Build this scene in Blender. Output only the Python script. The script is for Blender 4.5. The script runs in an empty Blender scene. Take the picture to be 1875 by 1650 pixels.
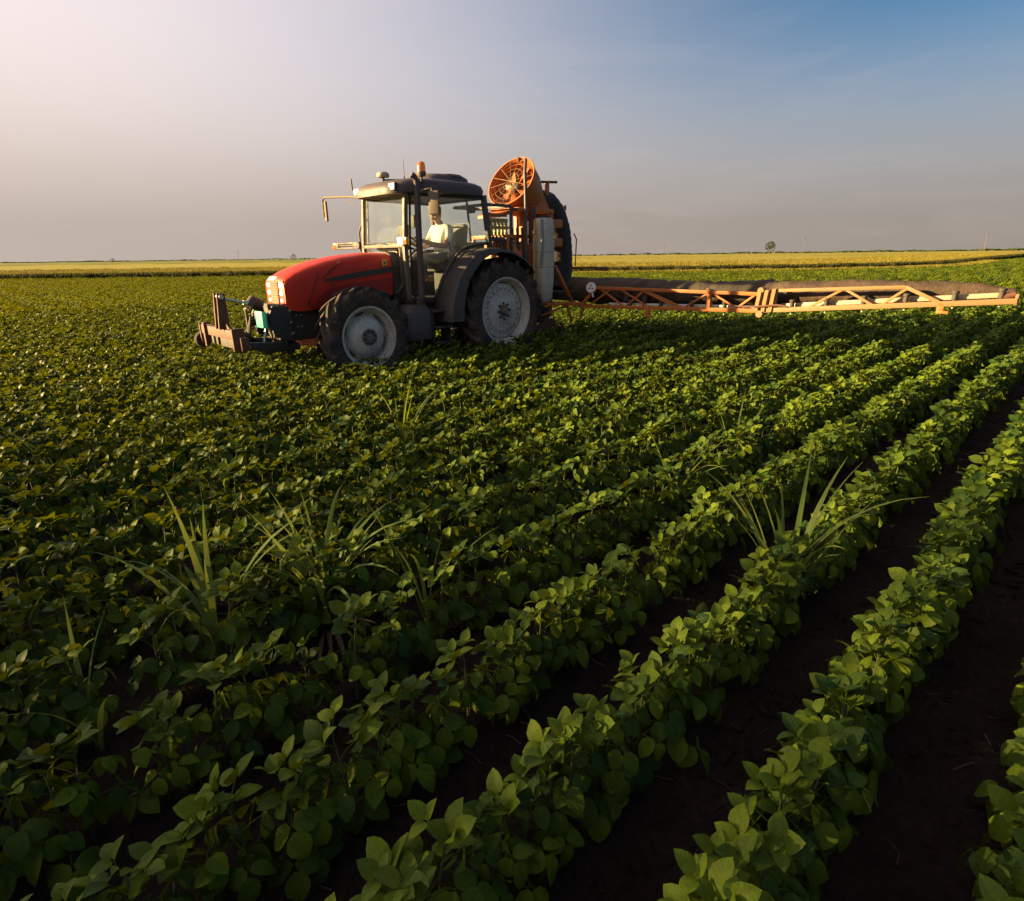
import bpy, bmesh, math, random
import numpy as np
from mathutils import Vector, Matrix, Euler
R = math.radians
random.seed(7)
rng = np.random.default_rng(7)
scene = bpy.context.scene
C = scene.collection

# ------------------------------------------------------------------ camera
FOC = 1050.0 / 1875.0            # focal length in picture widths
EYE = 1.70
cam_d = bpy.data.cameras.new('camera')
cam_d.sensor_fit = 'HORIZONTAL'
cam_d.sensor_width = 36.0
cam_d.lens = 36.0 * FOC
cam_d.clip_start = 0.05
cam_d.clip_end = 20000.0
cam = bpy.data.objects.new('camera', cam_d)
C.objects.link(cam)
PITCH = math.atan(356.0 / 1050.0)
cam.matrix_world = (Matrix.Translation((0, 0, EYE)) @ Matrix.Rotation(math.pi / 2 - PITCH, 4, 'X')
                    @ Matrix.Rotation(R(-0.73), 4, 'Z'))
scene.camera = cam

# ------------------------------------------------------------------ sun and sky
SUN_EL = 13.5
SUN_AZ = -89.0                   # degrees clockwise from the view direction (+Y): low on the left
sun_dir = Vector((math.sin(R(SUN_AZ)) * math.cos(R(SUN_EL)), math.cos(R(SUN_AZ)) * math.cos(R(SUN_EL)), math.sin(R(SUN_EL))))
sun_d = bpy.data.lights.new('sun', 'SUN')
sun_d.energy = 5.0
sun_d.angle = R(0.6)
sun_d.color = (1.0, 0.69, 0.31)
sun = bpy.data.objects.new('sun', sun_d)
sun.rotation_euler = (-sun_dir).to_track_quat('-Z', 'Y').to_euler()
sun.location = (-30, 0, 20)
C.objects.link(sun)

world = bpy.data.worlds.new('World')
scene.world = world
world.use_nodes = True
wn = world.node_tree
wn.nodes.clear()
SKY_K = 0.0255                    # strength of the sky texture
sky = wn.nodes.new('ShaderNodeTexSky')
sky.sky_type = 'NISHITA'
sky.sun_disc = False
sky.sun_elevation = R(SUN_EL)
sky.sun_rotation = R(SUN_AZ)
sky.air_density = 1.0
sky.dust_density = 0.3
sky.ozone_density = 4.0
def wnode(kind, ins=None, **props):
    n = wn.nodes.new(kind)
    for k, v in props.items():
        setattr(n, k, v)
    for k, v in (ins or {}).items():
        if isinstance(v, bpy.types.NodeSocket):
            wn.links.new(v, n.inputs[k])
        else:
            n.inputs[k].default_value = v
    return n
def wmath(op, a, b=0.0):
    return wnode('ShaderNodeMath', {0: a, 1: b}, operation=op).outputs[0]
def wmix(fac, a, b, blend='MIX'):
    n = wnode('ShaderNodeMix', {0: fac, 6: a, 7: b}, data_type='RGBA', blend_type=blend)
    return n.outputs[2]
# clear sky, a broad pale glow round the low sun and dusty air near the horizon
wtc = wnode('ShaderNodeTexCoord')
nrm = wnode('ShaderNodeVectorMath', {0: wtc.outputs['Generated']}, operation='NORMALIZE').outputs[0]
dotn = wnode('ShaderNodeVectorMath', {0: nrm, 1: tuple(sun_dir)}, operation='DOT_PRODUCT').outputs['Value']
half = wmath('MULTIPLY_ADD', dotn, 0.5)
half.node.inputs[2].default_value = 0.5
glow = wnode('ShaderNodeMapRange', {'Value': half, 'From Min': 0.27, 'From Max': 0.93}, interpolation_type='SMOOTHSTEP').outputs[0]
elev = wmath('MAXIMUM', wnode('ShaderNodeSeparateXYZ', {0: nrm}).outputs[2], 0.0)
dusty = wmath('EXPONENT', wmath('MULTIPLY', wmath('POWER', wmath('MULTIPLY', elev, 1.0 / 0.225), 2.6), -1.0))
base = wmix(1.0, sky.outputs[0], (SKY_K * 0.10, SKY_K * 0.78, SKY_K * 0.92, 1), 'MULTIPLY')
c1 = wmix(glow, base, (0.203, 0.175, 0.172, 1))
hz = wmix(wmath('POWER', wmath('MAXIMUM', half, 0.0), 1.2), (0.066, 0.053, 0.047, 1), (0.112, 0.093, 0.080, 1))
hz = wnode('ShaderNodeVectorMath', {0: hz, 'Scale': wnode('ShaderNodeMapRange', {'Value': elev, 'From Min': 0.05, 'From Max': 0.28, 'To Min': 1.0, 'To Max': 1.75}).outputs[0]}, operation='SCALE').outputs[0]
c2 = wmix(wmath('MULTIPLY', dusty, 0.95), c1, hz)
bg = wn.nodes.new('ShaderNodeBackground')
bg.inputs['Strength'].default_value = 1.0
wo = wn.nodes.new('ShaderNodeOutputWorld')
# faint streaks of high thin cloud
cmap = wnode('ShaderNodeMapping', {'Vector': nrm, 'Scale': (1.6, 1.6, 9.0), 'Rotation': (0.0, 0.12, 0.3)})
cno = wnode('ShaderNodeTexNoise', {'Vector': cmap.outputs[0], 'Scale': 2.4, 'Detail': 7.0, 'Roughness': 0.62, 'Distortion': 0.6})
cfac = wnode('ShaderNodeMapRange', {'Value': cno.outputs['Fac'], 'From Min': 0.48, 'From Max': 0.80, 'To Min': 0.0, 'To Max': 0.10}).outputs[0]
c3 = wmix(cfac, c2, (0.16, 0.135, 0.13, 1))
wn.links.new(c3, bg.inputs['Color'])
wn.links.new(bg.outputs[0], wo.inputs['Surface'])

scene.view_settings.view_transform = 'Standard'
scene.view_settings.look = 'None'
scene.view_settings.exposure = 2.35
scene.view_settings.gamma = 1.0
scene.view_settings.use_curve_mapping = False
scene.cycles.max_bounces = 8
scene.cycles.transparent_max_bounces = 16
scene.cycles.use_denoising = True

# ------------------------------------------------------------------ node helper and materials
def new_mat(name):
    m = bpy.data.materials.new(name)
    m.use_nodes = True
    m.node_tree.nodes.clear()
    return m, m.node_tree

def nd(t, kind, ins=None, **props):
    n = t.nodes.new(kind)
    for k, v in props.items():
        setattr(n, k, v)
    for k, v in (ins or {}).items():
        if isinstance(v, bpy.types.NodeSocket):
            t.links.new(v, n.inputs[k])
        else:
            n.inputs[k].default_value = v
    return n

def mix_rgb(t, fac, a, b):
    n = t.nodes.new('ShaderNodeMix')
    n.data_type = 'RGBA'
    for i, v in ((0, fac), (6, a), (7, b)):
        if isinstance(v, bpy.types.NodeSocket):
            t.links.new(v, n.inputs[i])
        else:
            n.inputs[i].default_value = v
    return n

def ramp(t, fac, stops):
    n = t.nodes.new('ShaderNodeValToRGB')
    e = n.color_ramp.elements
    while len(e) < len(stops):
        e.new(0.5)
    for i, (p, c) in enumerate(stops):
        e[i].position = p
        e[i].color = (*c, 1) if len(c) == 3 else c
    t.links.new(fac, n.inputs[0])
    return n.outputs[0]

def paint(name, col, rough=0.4, metal=0.0, dirt=(0.16, 0.11, 0.07), dirt_amt=0.35, scale=5.0, bump=0.0, spec=0.5, coat=0.0, var=0.15):
    """painted / plastic / metal surface with blotchy dust and slight tone changes"""
    m, t = new_mat(name)
    tc = nd(t, 'ShaderNodeTexCoord')
    n1 = nd(t, 'ShaderNodeTexNoise', {'Vector': tc.outputs['Object'], 'Scale': scale, 'Detail': 6.0, 'Roughness': 0.65})
    n2 = nd(t, 'ShaderNodeTexNoise', {'Vector': tc.outputs['Object'], 'Scale': scale * 9, 'Detail': 4.0, 'Roughness': 0.7})
    mul = nd(t, 'ShaderNodeMath', {0: n1.outputs['Fac'], 1: n2.outputs['Fac']}, operation='MULTIPLY')
    fac = nd(t, 'ShaderNodeMapRange', {'Value': mul.outputs[0], 'From Min': 0.18, 'From Max': 0.42, 'To Min': 0.0, 'To Max': dirt_amt}).outputs[0]
    col = tuple(c * 0.88 for c in col)
    dirt = tuple(c * 0.88 for c in dirt)
    dark = tuple(c * (1 - var) for c in col)
    base = mix_rgb(t, n1.outputs['Fac'], (*dark, 1), (*col, 1))
    mx = mix_rgb(t, fac, base.outputs[2], (*dirt, 1))
    ro = nd(t, 'ShaderNodeMapRange', {'Value': fac, 'From Min': 0.0, 'From Max': max(dirt_amt, 0.01), 'To Min': rough, 'To Max': min(1.0, rough + 0.35)})
    p = nd(t, 'ShaderNodeBsdfPrincipled', {'Base Color': mx.outputs[2], 'Roughness': ro.outputs[0], 'Metallic': metal, 'Specular IOR Level': spec, 'Coat Weight': coat, 'Coat Roughness': 0.15})
    if bump:
        b = nd(t, 'ShaderNodeBump', {'Height': n2.outputs['Fac'], 'Strength': bump, 'Distance': 0.01})
        t.links.new(b.outputs[0], p.inputs['Normal'])
    o = nd(t, 'ShaderNodeOutputMaterial', {'Surface': p.outputs[0]})
    return m

def emit_mat(name, col, strength, base=None):
    m, t = new_mat(name)
    p = nd(t, 'ShaderNodeBsdfPrincipled', {'Base Color': (*(base or col), 1), 'Roughness': 0.2, 'Emission Color': (*col, 1), 'Emission Strength': strength})
    nd(t, 'ShaderNodeOutputMaterial', {'Surface': p.outputs[0]})
    return m

def glass_mat(name, tint=(0.82, 0.92, 0.90), dust=0.16):
    m, t = new_mat(name)
    tc = nd(t, 'ShaderNodeTexCoord')
    n1 = nd(t, 'ShaderNodeTexNoise', {'Vector': tc.outputs['Object'], 'Scale': 3.0, 'Detail': 7.0, 'Roughness': 0.6})
    dfac = nd(t, 'ShaderNodeMapRange', {'Value': n1.outputs['Fac'], 'From Min': 0.3, 'From Max': 0.7, 'To Min': dust * 0.5, 'To Max': dust * 1.4})
    tr = nd(t, 'ShaderNodeBsdfTransparent', {'Color': (*tint, 1)})
    gl = nd(t, 'ShaderNodeBsdfGlossy', {'Color': (1, 1, 1, 1), 'Roughness': 0.03})
    lw = nd(t, 'ShaderNodeLayerWeight', {'Blend': 0.5})
    p5 = nd(t, 'ShaderNodeMath', {0: lw.outputs['Facing'], 1: 5.0}, operation='POWER')
    fr = nd(t, 'ShaderNodeMath', {0: p5.outputs[0], 1: 0.9, 2: 0.03}, operation='MULTIPLY_ADD')
    m1 = nd(t, 'ShaderNodeMixShader', {0: fr.outputs[0], 1: tr.outputs[0], 2: gl.outputs[0]})
    df = nd(t, 'ShaderNodeBsdfDiffuse', {'Color': (0.62, 0.60, 0.52, 1)})
    tl = nd(t, 'ShaderNodeBsdfTranslucent', {'Color': (0.62, 0.60, 0.52, 1)})
    d2 = nd(t, 'ShaderNodeMixShader', {0: 0.4, 1: df.outputs[0], 2: tl.outputs[0]})
    m2 = nd(t, 'ShaderNodeMixShader', {0: dfac.outputs[0], 1: m1.outputs[0], 2: d2.outputs[0]})
    nd(t, 'ShaderNodeOutputMaterial', {'Surface': m2.outputs[0]})
    return m

def leaf_mat(name, dark, light, trans, transl=0.35, rough=0.5, veins=True, hue_var=0.5):
    m, t = new_mat(name)
    oi = nd(t, 'ShaderNodeObjectInfo')
    geo = nd(t, 'ShaderNodeNewGeometry')
    n1 = nd(t, 'ShaderNodeTexNoise', {'Vector': geo.outputs['Position'], 'Scale': 6.0, 'Detail': 3.0})
    a = nd(t, 'ShaderNodeMath', {0: oi.outputs['Random'], 1: n1.outputs['Fac']}, operation='ADD')
    fac = nd(t, 'ShaderNodeMapRange', {'Value': a.outputs[0], 'From Min': 0.45, 'From Max': 1.45})
    col = ramp(t, fac.outputs[0], [(0.0, dark), (1.0, light)])
    p_in = {'Base Color': col, 'Roughness': rough, 'Specular IOR Level': 0.09}
    p = nd(t, 'ShaderNodeBsdfPrincipled', p_in)
    if veins:
        uv = nd(t, 'ShaderNodeUVMap')
        sp = nd(t, 'ShaderNodeSeparateXYZ', {0: uv.outputs[0]})
        dv = nd(t, 'ShaderNodeMath', {0: sp.outputs[1], 1: 0.5}, operation='SUBTRACT')
        av = nd(t, 'ShaderNodeMath', {0: dv.outputs[0]}, operation='ABSOLUTE')
        k = nd(t, 'ShaderNodeMath', {0: av.outputs[0], 1: 0.55}, operation='MULTIPLY')
        jit = nd(t, 'ShaderNodeTexNoise', {'Vector': geo.outputs['Position'], 'Scale': 28.0, 'Detail': 2.0})
        jm = nd(t, 'ShaderNodeMath', {0: jit.outputs['Fac'], 1: 0.10, 2: 0.0}, operation='MULTIPLY_ADD')
        ks = nd(t, 'ShaderNodeMath', {0: k.outputs[0], 1: jm.outputs[0]}, operation='ADD')
        s = nd(t, 'ShaderNodeMath', {0: sp.outputs[0], 1: ks.outputs[0]}, operation='SUBTRACT')
        w = nd(t, 'ShaderNodeMath', {0: s.outputs[0], 1: 40.0}, operation='MULTIPLY')
        sn = nd(t, 'ShaderNodeMath', {0: w.outputs[0]}, operation='SINE')
        sv = nd(t, 'ShaderNodeMapRange', {'Value': sn.outputs[0], 'From Min': 0.80, 'From Max': 1.0})
        mv = nd(t, 'ShaderNodeMapRange', {'Value': av.outputs[0], 'From Min': 0.035, 'From Max': 0.01})
        vv = nd(t, 'ShaderNodeMath', {0: sv.outputs[0], 1: mv.outputs[0]}, operation='MAXIMUM')
        vf = nd(t, 'ShaderNodeMath', {0: vv.outputs[0], 1: 0.20}, operation='MULTIPLY')
        mx = mix_rgb(t, vf.outputs[0], col, (light[0] * 1.5, light[1] * 1.4, light[2] * 1.8, 1))
        sp1 = nd(t, 'ShaderNodeTexNoise', {'Vector': geo.outputs['Position'], 'Scale': 95.0, 'Detail': 5.0, 'Roughness': 0.7})
        mot = nd(t, 'ShaderNodeMapRange', {'Value': sp1.outputs['Fac'], 'From Min': 0.3, 'From Max': 0.7, 'To Min': 0.70, 'To Max': 1.25})
        mm = nd(t, 'ShaderNodeVectorMath', {0: mx.outputs[2], 'Scale': mot.outputs[0]}, operation='SCALE')
        blot = nd(t, 'ShaderNodeTexNoise', {'Vector': geo.outputs['Position'], 'Scale': 42.0, 'Detail': 3.0, 'Roughness': 0.6})
        bf = nd(t, 'ShaderNodeMapRange', {'Value': blot.outputs['Fac'], 'From Min': 0.68, 'From Max': 0.74, 'To Min': 0.0, 'To Max': 0.55})
        mb_ = mix_rgb(t, bf.outputs[0], mm.outputs[0], (0.085, 0.075, 0.018, 1))
        t.links.new(mb_.outputs[2], p.inputs['Base Color'])
        hb = nd(t, 'ShaderNodeMath', {0: sn.outputs[0], 1: mv.outputs[0]}, operation='SUBTRACT')
        bp = nd(t, 'ShaderNodeBump', {'Height': hb.outputs[0], 'Strength': 0.10, 'Distance': 0.002}, invert=True)
        t.links.new(bp.outputs[0], p.inputs['Normal'])
    tl = nd(t, 'ShaderNodeBsdfTranslucent', {'Color': (*trans, 1)})
    ms = nd(t, 'ShaderNodeMixShader', {0: transl, 1: p.outputs[0], 2: tl.outputs[0]})
    nd(t, 'ShaderNodeOutputMaterial', {'Surface': ms.outputs[0]})
    return m

def soil_mat():
    m, t = new_mat('soil')
    geo = nd(t, 'ShaderNodeNewGeometry')
    n1 = nd(t, 'ShaderNodeTexNoise', {'Vector': geo.outputs['Position'], 'Scale': 2.2, 'Detail': 9.0, 'Roughness': 0.7})
    n2 = nd(t, 'ShaderNodeTexNoise', {'Vector': geo.outputs['Position'], 'Scale': 38.0, 'Detail': 6.0, 'Roughness': 0.75})
    v = nd(t, 'ShaderNodeTexVoronoi', {'Vector': geo.outputs['Position'], 'Scale': 24.0})
    mm = nd(t, 'ShaderNodeMath', {0: n1.outputs['Fac'], 1: n2.outputs['Fac']}, operation='MULTIPLY')
    col = ramp(t, mm.outputs[0], [(0.12, (0.012, 0.008, 0.006)), (0.30, (0.030, 0.020, 0.015)), (0.48, (0.075, 0.053, 0.038))])
    h = nd(t, 'ShaderNodeMath', {0: n2.outputs['Fac'], 1: v.outputs['Distance']}, operation='ADD')
    b = nd(t, 'ShaderNodeBump', {'Height': h.outputs[0], 'Strength': 0.9, 'Distance': 0.03})
    p = nd(t, 'ShaderNodeBsdfPrincipled', {'Base Color': col, 'Roughness': 0.95, 'Specular IOR Level': 0.1, 'Normal': b.outputs[0]})
    nd(t, 'ShaderNodeOutputMaterial', {'Surface': p.outputs[0]})
    return m

def field_mat(name, c0, c1, c2, s_small=0.6, s_big=0.03, bump=0.6, stretch=(1, 1, 1)):
    m, t = new_mat(name)
    geo = nd(t, 'ShaderNodeNewGeometry')
    mp = nd(t, 'ShaderNodeMapping', {'Vector': geo.outputs['Position'], 'Scale': stretch})
    n1 = nd(t, 'ShaderNodeTexNoise', {'Vector': mp.outputs[0], 'Scale': s_big, 'Detail': 8.0, 'Roughness': 0.6})
    n2 = nd(t, 'ShaderNodeTexNoise', {'Vector': mp.outputs[0], 'Scale': s_small, 'Detail': 8.0, 'Roughness': 0.75})
    a = nd(t, 'ShaderNodeMath', {0: n1.outputs['Fac'], 1: n2.outputs['Fac']}, operation='ADD')
    f = nd(t, 'ShaderNodeMath', {0: a.outputs[0], 1: 0.5}, operation='MULTIPLY')
    col = ramp(t, f.outputs[0], [(0.36, c0), (0.5, c1), (0.64, c2)])
    b = nd(t, 'ShaderNodeBump', {'Height': n2.outputs['Fac'], 'Strength': bump, 'Distance': 0.3})
    p = nd(t, 'ShaderNodeBsdfPrincipled', {'Base Color': col, 'Roughness': 0.9, 'Specular IOR Level': 0.1, 'Normal': b.outputs[0]})
    nd(t, 'ShaderNodeOutputMaterial', {'Surface': p.outputs[0]})
    return m

def cloth_mat(name, col, col2):
    m, t = new_mat(name)
    tc = nd(t, 'ShaderNodeTexCoord')
    n1 = nd(t, 'ShaderNodeTexNoise', {'Vector': tc.outputs['Object'], 'Scale': 2.5, 'Detail': 8.0, 'Roughness': 0.7})
    n2 = nd(t, 'ShaderNodeTexNoise', {'Vector': tc.outputs['Object'], 'Scale': 14.0, 'Detail': 5.0, 'Roughness': 0.6})
    col_o = ramp(t, n1.outputs['Fac'], [(0.3, col), (0.7, col2)])
    b = nd(t, 'ShaderNodeBump', {'Height': n2.outputs['Fac'], 'Strength': 0.7, 'Distance': 0.03})
    p = nd(t, 'ShaderNodeBsdfPrincipled', {'Base Color': col_o, 'Roughness': 0.75, 'Specular IOR Level': 0.3, 'Normal': b.outputs[0]})
    nd(t, 'ShaderNodeOutputMaterial', {'Surface': p.outputs[0]})
    return m

M = dict(
    red=paint('red_paint', (0.54, 0.026, 0.007), 0.38, dirt=(0.30, 0.05, 0.03), dirt_amt=0.25, coat=0.0, spec=0.25),
    red_shaded=paint('red_paint_shaded', (0.30, 0.010, 0.007), 0.45, dirt=(0.20, 0.05, 0.03), dirt_amt=0.3, spec=0.35),  # same red as the bonnet, with the lower side's shade in the colour
    black=paint('black_plastic', (0.022, 0.020, 0.020), 0.55, dirt_amt=0.30),
    iron=paint('dark_cast_iron', (0.035, 0.030, 0.028), 0.65, dirt_amt=0.55, bump=0.3, scale=7),
    roof=paint('roof_plastic', (0.060, 0.043, 0.042), 0.50, dirt=(0.20, 0.15, 0.12), dirt_amt=0.25),
    fender=paint('fender_plastic', (0.040, 0.033, 0.034), 0.50, dirt=(0.16, 0.11, 0.08), dirt_amt=0.45),
    rubber=paint('tyre_rubber', (0.030, 0.026, 0.024), 0.85, dirt=(0.15, 0.10, 0.065), dirt_amt=0.75, scale=4, bump=0.25, spec=0.25),
    rim=paint('rim_silver_paint', (0.56, 0.53, 0.47), 0.48, dirt=(0.17, 0.115, 0.075), dirt_amt=0.8, scale=3),
    hub=paint('hub_grey', (0.17, 0.15, 0.14), 0.55, metal=0.3, dirt_amt=0.6),
    bolt=paint('bolt_dark', (0.05, 0.045, 0.04), 0.5, metal=0.5),
    orange=paint('orange_paint', (0.50, 0.130, 0.014), 0.48, dirt=(0.18, 0.10, 0.055), dirt_amt=0.55, scale=9),
    orange2=paint('faded_orange_paint', (0.27, 0.140, 0.048), 0.6, dirt=(0.19, 0.135, 0.08), dirt_amt=0.55, scale=8),
    rust=paint('rust_red_primer', (0.105, 0.032, 0.016), 0.65, dirt=(0.115, 0.070, 0.042), dirt_amt=0.8, scale=7),
    alu=paint('bare_metal', (0.62, 0.60, 0.56), 0.35, metal=0.8, dirt_amt=0.3),
    chrome=paint('chrome_rod', (0.80, 0.79, 0.77), 0.12, metal=1.0, dirt_amt=0.05),
    tank=paint('grey_tank', (0.52, 0.47, 0.38), 0.55, dirt=(0.22, 0.19, 0.15), dirt_amt=0.45, scale=4),
    brass=paint('brass_valves', (0.42, 0.36, 0.12), 0.35, metal=0.5, dirt_amt=0.4, scale=12),
    teal=paint('teal_plate', (0.03, 0.52, 0.33), 0.4, dirt=(0.30, 0.50, 0.40), dirt_amt=0.2),
    blue=paint('blue_edge', (0.03, 0.06, 0.30), 0.4),
    white=paint('white_paint', (0.72, 0.71, 0.68), 0.45, dirt_amt=0.2),
    cream=paint('cream_dome', (0.38, 0.31, 0.22), 0.5, dirt_amt=0.2),
    trim=paint('tan_trim', (0.13, 0.098, 0.066), 0.55, dirt_amt=0.3),
    seat=paint('seat_cloth', (0.075, 0.072, 0.068), 0.9, dirt_amt=0.2),
    grille=paint('grille_mesh', (0.20, 0.13, 0.07), 0.7, dirt_amt=0.4, scale=20, bump=0.6),
    hose=paint('blue_grey_hose', (0.16, 0.21, 0.23), 0.5, dirt_amt=0.3),
    tube_y=paint('yellow_level_tube', (0.48, 0.34, 0.05), 0.4, dirt_amt=0.3),
    yellow=paint('yellow_badge', (0.70, 0.52, 0.05), 0.35, dirt_amt=0.1),
    green=paint('green_sticker', (0.16, 0.38, 0.06), 0.4, dirt_amt=0.1),
    glass=glass_mat('cab_glass', (0.95, 0.985, 0.975), 0.015),
    screen=glass_mat('windscreen_glass', (0.95, 0.985, 0.975), 0.030),
    sleeve=cloth_mat('sleeve_cloth', (0.024, 0.016, 0.011), (0.072, 0.047, 0.029)),
    duct=cloth_mat('duct_cloth', (0.018, 0.015, 0.015), (0.035, 0.029, 0.027)),
    amber=emit_mat('amber_lens', (1.0, 0.30, 0.01), 0.03, (0.36, 0.085, 0.005)),
    lamp=emit_mat('lit_lamp', (1.0, 0.82, 0.55), 0.8, (0.7, 0.66, 0.58)),
    mirror=paint('mirror_glass', (0.75, 0.77, 0.8), 0.04, metal=1.0, dirt_amt=0.1),
    shirt=paint('white_shirt', (0.70, 0.68, 0.62), 0.9, dirt_amt=0.1),
    skin=paint('skin', (0.42, 0.22, 0.14), 0.55, dirt_amt=0.0),
    trousers=paint('trousers', (0.10, 0.10, 0.10), 0.9, dirt_amt=0.2),
    hair=paint('hair', (0.03, 0.022, 0.018), 0.7, dirt_amt=0.0),
    soil=soil_mat(),
    leaf=leaf_mat('soybean_leaf', (0.013, 0.038, 0.008), (0.084, 0.124, 0.008), (0.180, 0.195, 0.004), 0.16, 0.55),
    leaf_far=leaf_mat('soybean_leaf_far', (0.017, 0.042, 0.008), (0.102, 0.134, 0.007), (0.210, 0.215, 0.005), 0.22, 0.6, veins=False),
    stem=paint('soybean_stem', (0.08, 0.11, 0.03), 0.7, dirt_amt=0.3, scale=20),
    blade=leaf_mat('grass_blade', (0.08, 0.13, 0.03), (0.15, 0.20, 0.05), (0.20, 0.24, 0.03), 0.35, 0.5, veins=False),
    dry=leaf_mat('dry_blade', (0.06, 0.04, 0.024), (0.11, 0.08, 0.05), (0.25, 0.18, 0.10), 0.2, 0.7, veins=False),
    wheat=leaf_mat('wheat_straw', (0.125, 0.110, 0.018), (0.22, 0.185, 0.034), (0.18, 0.155, 0.03), 0.25, 0.7, veins=False),
    weed=leaf_mat('wheat_edge_shade', (0.025, 0.032, 0.010), (0.060, 0.060, 0.018), (0.06, 0.06, 0.012), 0.25, 0.7, veins=False),  # dark tones hold the shade along the wheat front
    tree=leaf_mat('tree_leaf', (0.022, 0.042, 0.012), (0.060, 0.085, 0.022), (0.06, 0.09, 0.015), 0.25, 0.6, veins=False),
    bark=paint('bark', (0.075, 0.055, 0.040), 0.9, dirt_amt=0.3, bump=0.6),
    wood=paint('weathered_pole', (0.14, 0.11, 0.09), 0.9, dirt_amt=0.3),
    wheat_top=field_mat('wheat_canopy', (0.185, 0.165, 0.022), (0.24, 0.21, 0.034), (0.29, 0.255, 0.05), 0.8, 0.02),
    far_green=field_mat('far_crop', (0.09, 0.11, 0.016), (0.13, 0.14, 0.020), (0.17, 0.165, 0.026), 0.25, 0.012),
    far_land=field_mat('far_land', (0.10, 0.10, 0.04), (0.17, 0.15, 0.05), (0.24, 0.20, 0.07), 0.02, 0.003),
)

# ------------------------------------------------------------------ mesh builder
class MB:
    def __init__(s):
        s.v, s.f = [], []
    def add(s, vs, fs):
        o = len(s.v)
        s.v += [tuple(p) for p in vs]
        s.f += [tuple(i + o for i in q) for q in fs]
        return s
    def box(s, c, size, bev=0.0, rot=None):
        bm = bmesh.new()
        bmesh.ops.create_cube(bm, size=1.0)
        bmesh.ops.scale(bm, vec=size, verts=bm.verts)
        if bev > 0:
            bmesh.ops.bevel(bm, geom=list(bm.edges), offset=min(bev, min(size) * 0.45), segments=2, profile=0.6, affect='EDGES')
        mt = Matrix.Translation(c) @ (rot.to_4x4() if rot is not None else Matrix.Identity(4))
        bm.verts.index_update()
        s.add([mt @ v.co for v in bm.verts], [[v.index for v in f.verts] for f in bm.faces])
        bm.free()
        return s
    def beam(s, a, b, w, h=None, bev=0.004, up=(0, 0, 1)):
        a, b = Vector(a), Vector(b)
        d = b - a
        x = d.normalized()
        z = Vector(up)
        if abs(x.dot(z)) > 0.98:
            z = Vector((1, 0, 0))
        y = z.cross(x).normalized()
        z = x.cross(y)
        rot = Matrix((x, y, z)).transposed()
        return s.box((a + b) / 2, (d.length, w, h or w), bev, rot)
    def tube(s, pts, r, n=10, cap=True):
        pts = [Vector(p) for p in pts]
        rs = r if isinstance(r, (list, tuple)) else [r] * len(pts)
        vs, fs = [], []
        t0 = (pts[1] - pts[0]).normalized()
        ref = Vector((0, 0, 1)) if abs(t0.z) < 0.9 else Vector((1, 0, 0))
        x = t0.cross(ref).normalized()
        for i, p in enumerate(pts):
            t = (pts[min(i + 1, len(pts) - 1)] - pts[max(i - 1, 0)]).normalized()
            x = (x - t * x.dot(t)).normalized()
            y = t.cross(x)
            for k in range(n):
                a = 2 * math.pi * k / n
                vs.append(p + (x * math.cos(a) + y * math.sin(a)) * rs[i])
        for i in range(len(pts) - 1):
            for k in range(n):
                fs.append((i * n + k, i * n + (k + 1) % n, (i + 1) * n + (k + 1) % n, (i + 1) * n + k))
        if cap:
            fs.append(tuple(range(n))[::-1])
            fs.append(tuple((len(pts) - 1) * n + k for k in range(n)))
        return s.add(vs, fs)
    def lathe(s, prof, c, axis, n=24, closed=False):
        """prof: (radius, distance along axis)"""
        c, a = Vector(c), Vector(axis).normalized()
        ref = Vector((0, 0, 1)) if abs(a.z) < 0.9 else Vector((1, 0, 0))
        x = a.cross(ref).normalized()
        y = a.cross(x)
        vs, fs = [], []
        for r, d in prof:
            for k in range(n):
                t = 2 * math.pi * k / n
                vs.append(c + a * d + (x * math.cos(t) + y * math.sin(t)) * max(r, 1e-4))
        m = len(prof)
        for i in range(m if closed else m - 1):
            j = (i + 1) % m
            for k in range(n):
                fs.append((i * n + k, i * n + (k + 1) % n, j * n + (k + 1) % n, j * n + k))
        return s.add(vs, fs)
    def loft(s, secs, caps=True):
        n = len(secs[0])
        vs = [p for q in secs for p in q]
        fs = []
        for i in range(len(secs) - 1):
            for k in range(n):
                fs.append((i * n + k, i * n + (k + 1) % n, (i + 1) * n + (k + 1) % n, (i + 1) * n + k))
        if caps:
            fs.append(tuple(range(n))[::-1])
            fs.append(tuple((len(secs) - 1) * n + k for k in range(n)))
        return s.add(vs, fs)
    def prism(s, poly, vec):
        """polygon of 3-D points extruded by vec"""
        vec = Vector(vec)
        n = len(poly)
        vs = [Vector(p) for p in poly] + [Vector(p) + vec for p in poly]
        fs = [tuple(range(n))[::-1], tuple(range(n, 2 * n))] + [(k, (k + 1) % n, n + (k + 1) % n, n + k) for k in range(n)]
        return s.add(vs, fs)
    def mesh(s, name, mat, smooth=40, fix=True):
        me = bpy.data.meshes.new(name)
        me.from_pydata(s.v, [], s.f)
        if fix:
            bm = bmesh.new()
            bm.from_mesh(me)
            bmesh.ops.recalc_face_normals(bm, faces=bm.faces)
            bm.to_mesh(me)
            bm.free()
        me.materials.append(M[mat] if isinstance(mat, str) else mat)
        if smooth:
            me.shade_smooth()
            me.set_sharp_from_angle(angle=R(smooth))
        return me
    def build(s, name, mat, parent=None, smooth=40):
        return put(name, s.mesh(name, mat, smooth), parent)

def put(name, me, parent=None, mw=None):
    o = bpy.data.objects.new(name, me)
    C.objects.link(o)
    if parent is not None:
        o.parent = parent
    if mw is not None:
        o.matrix_local = mw
    return o

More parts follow.
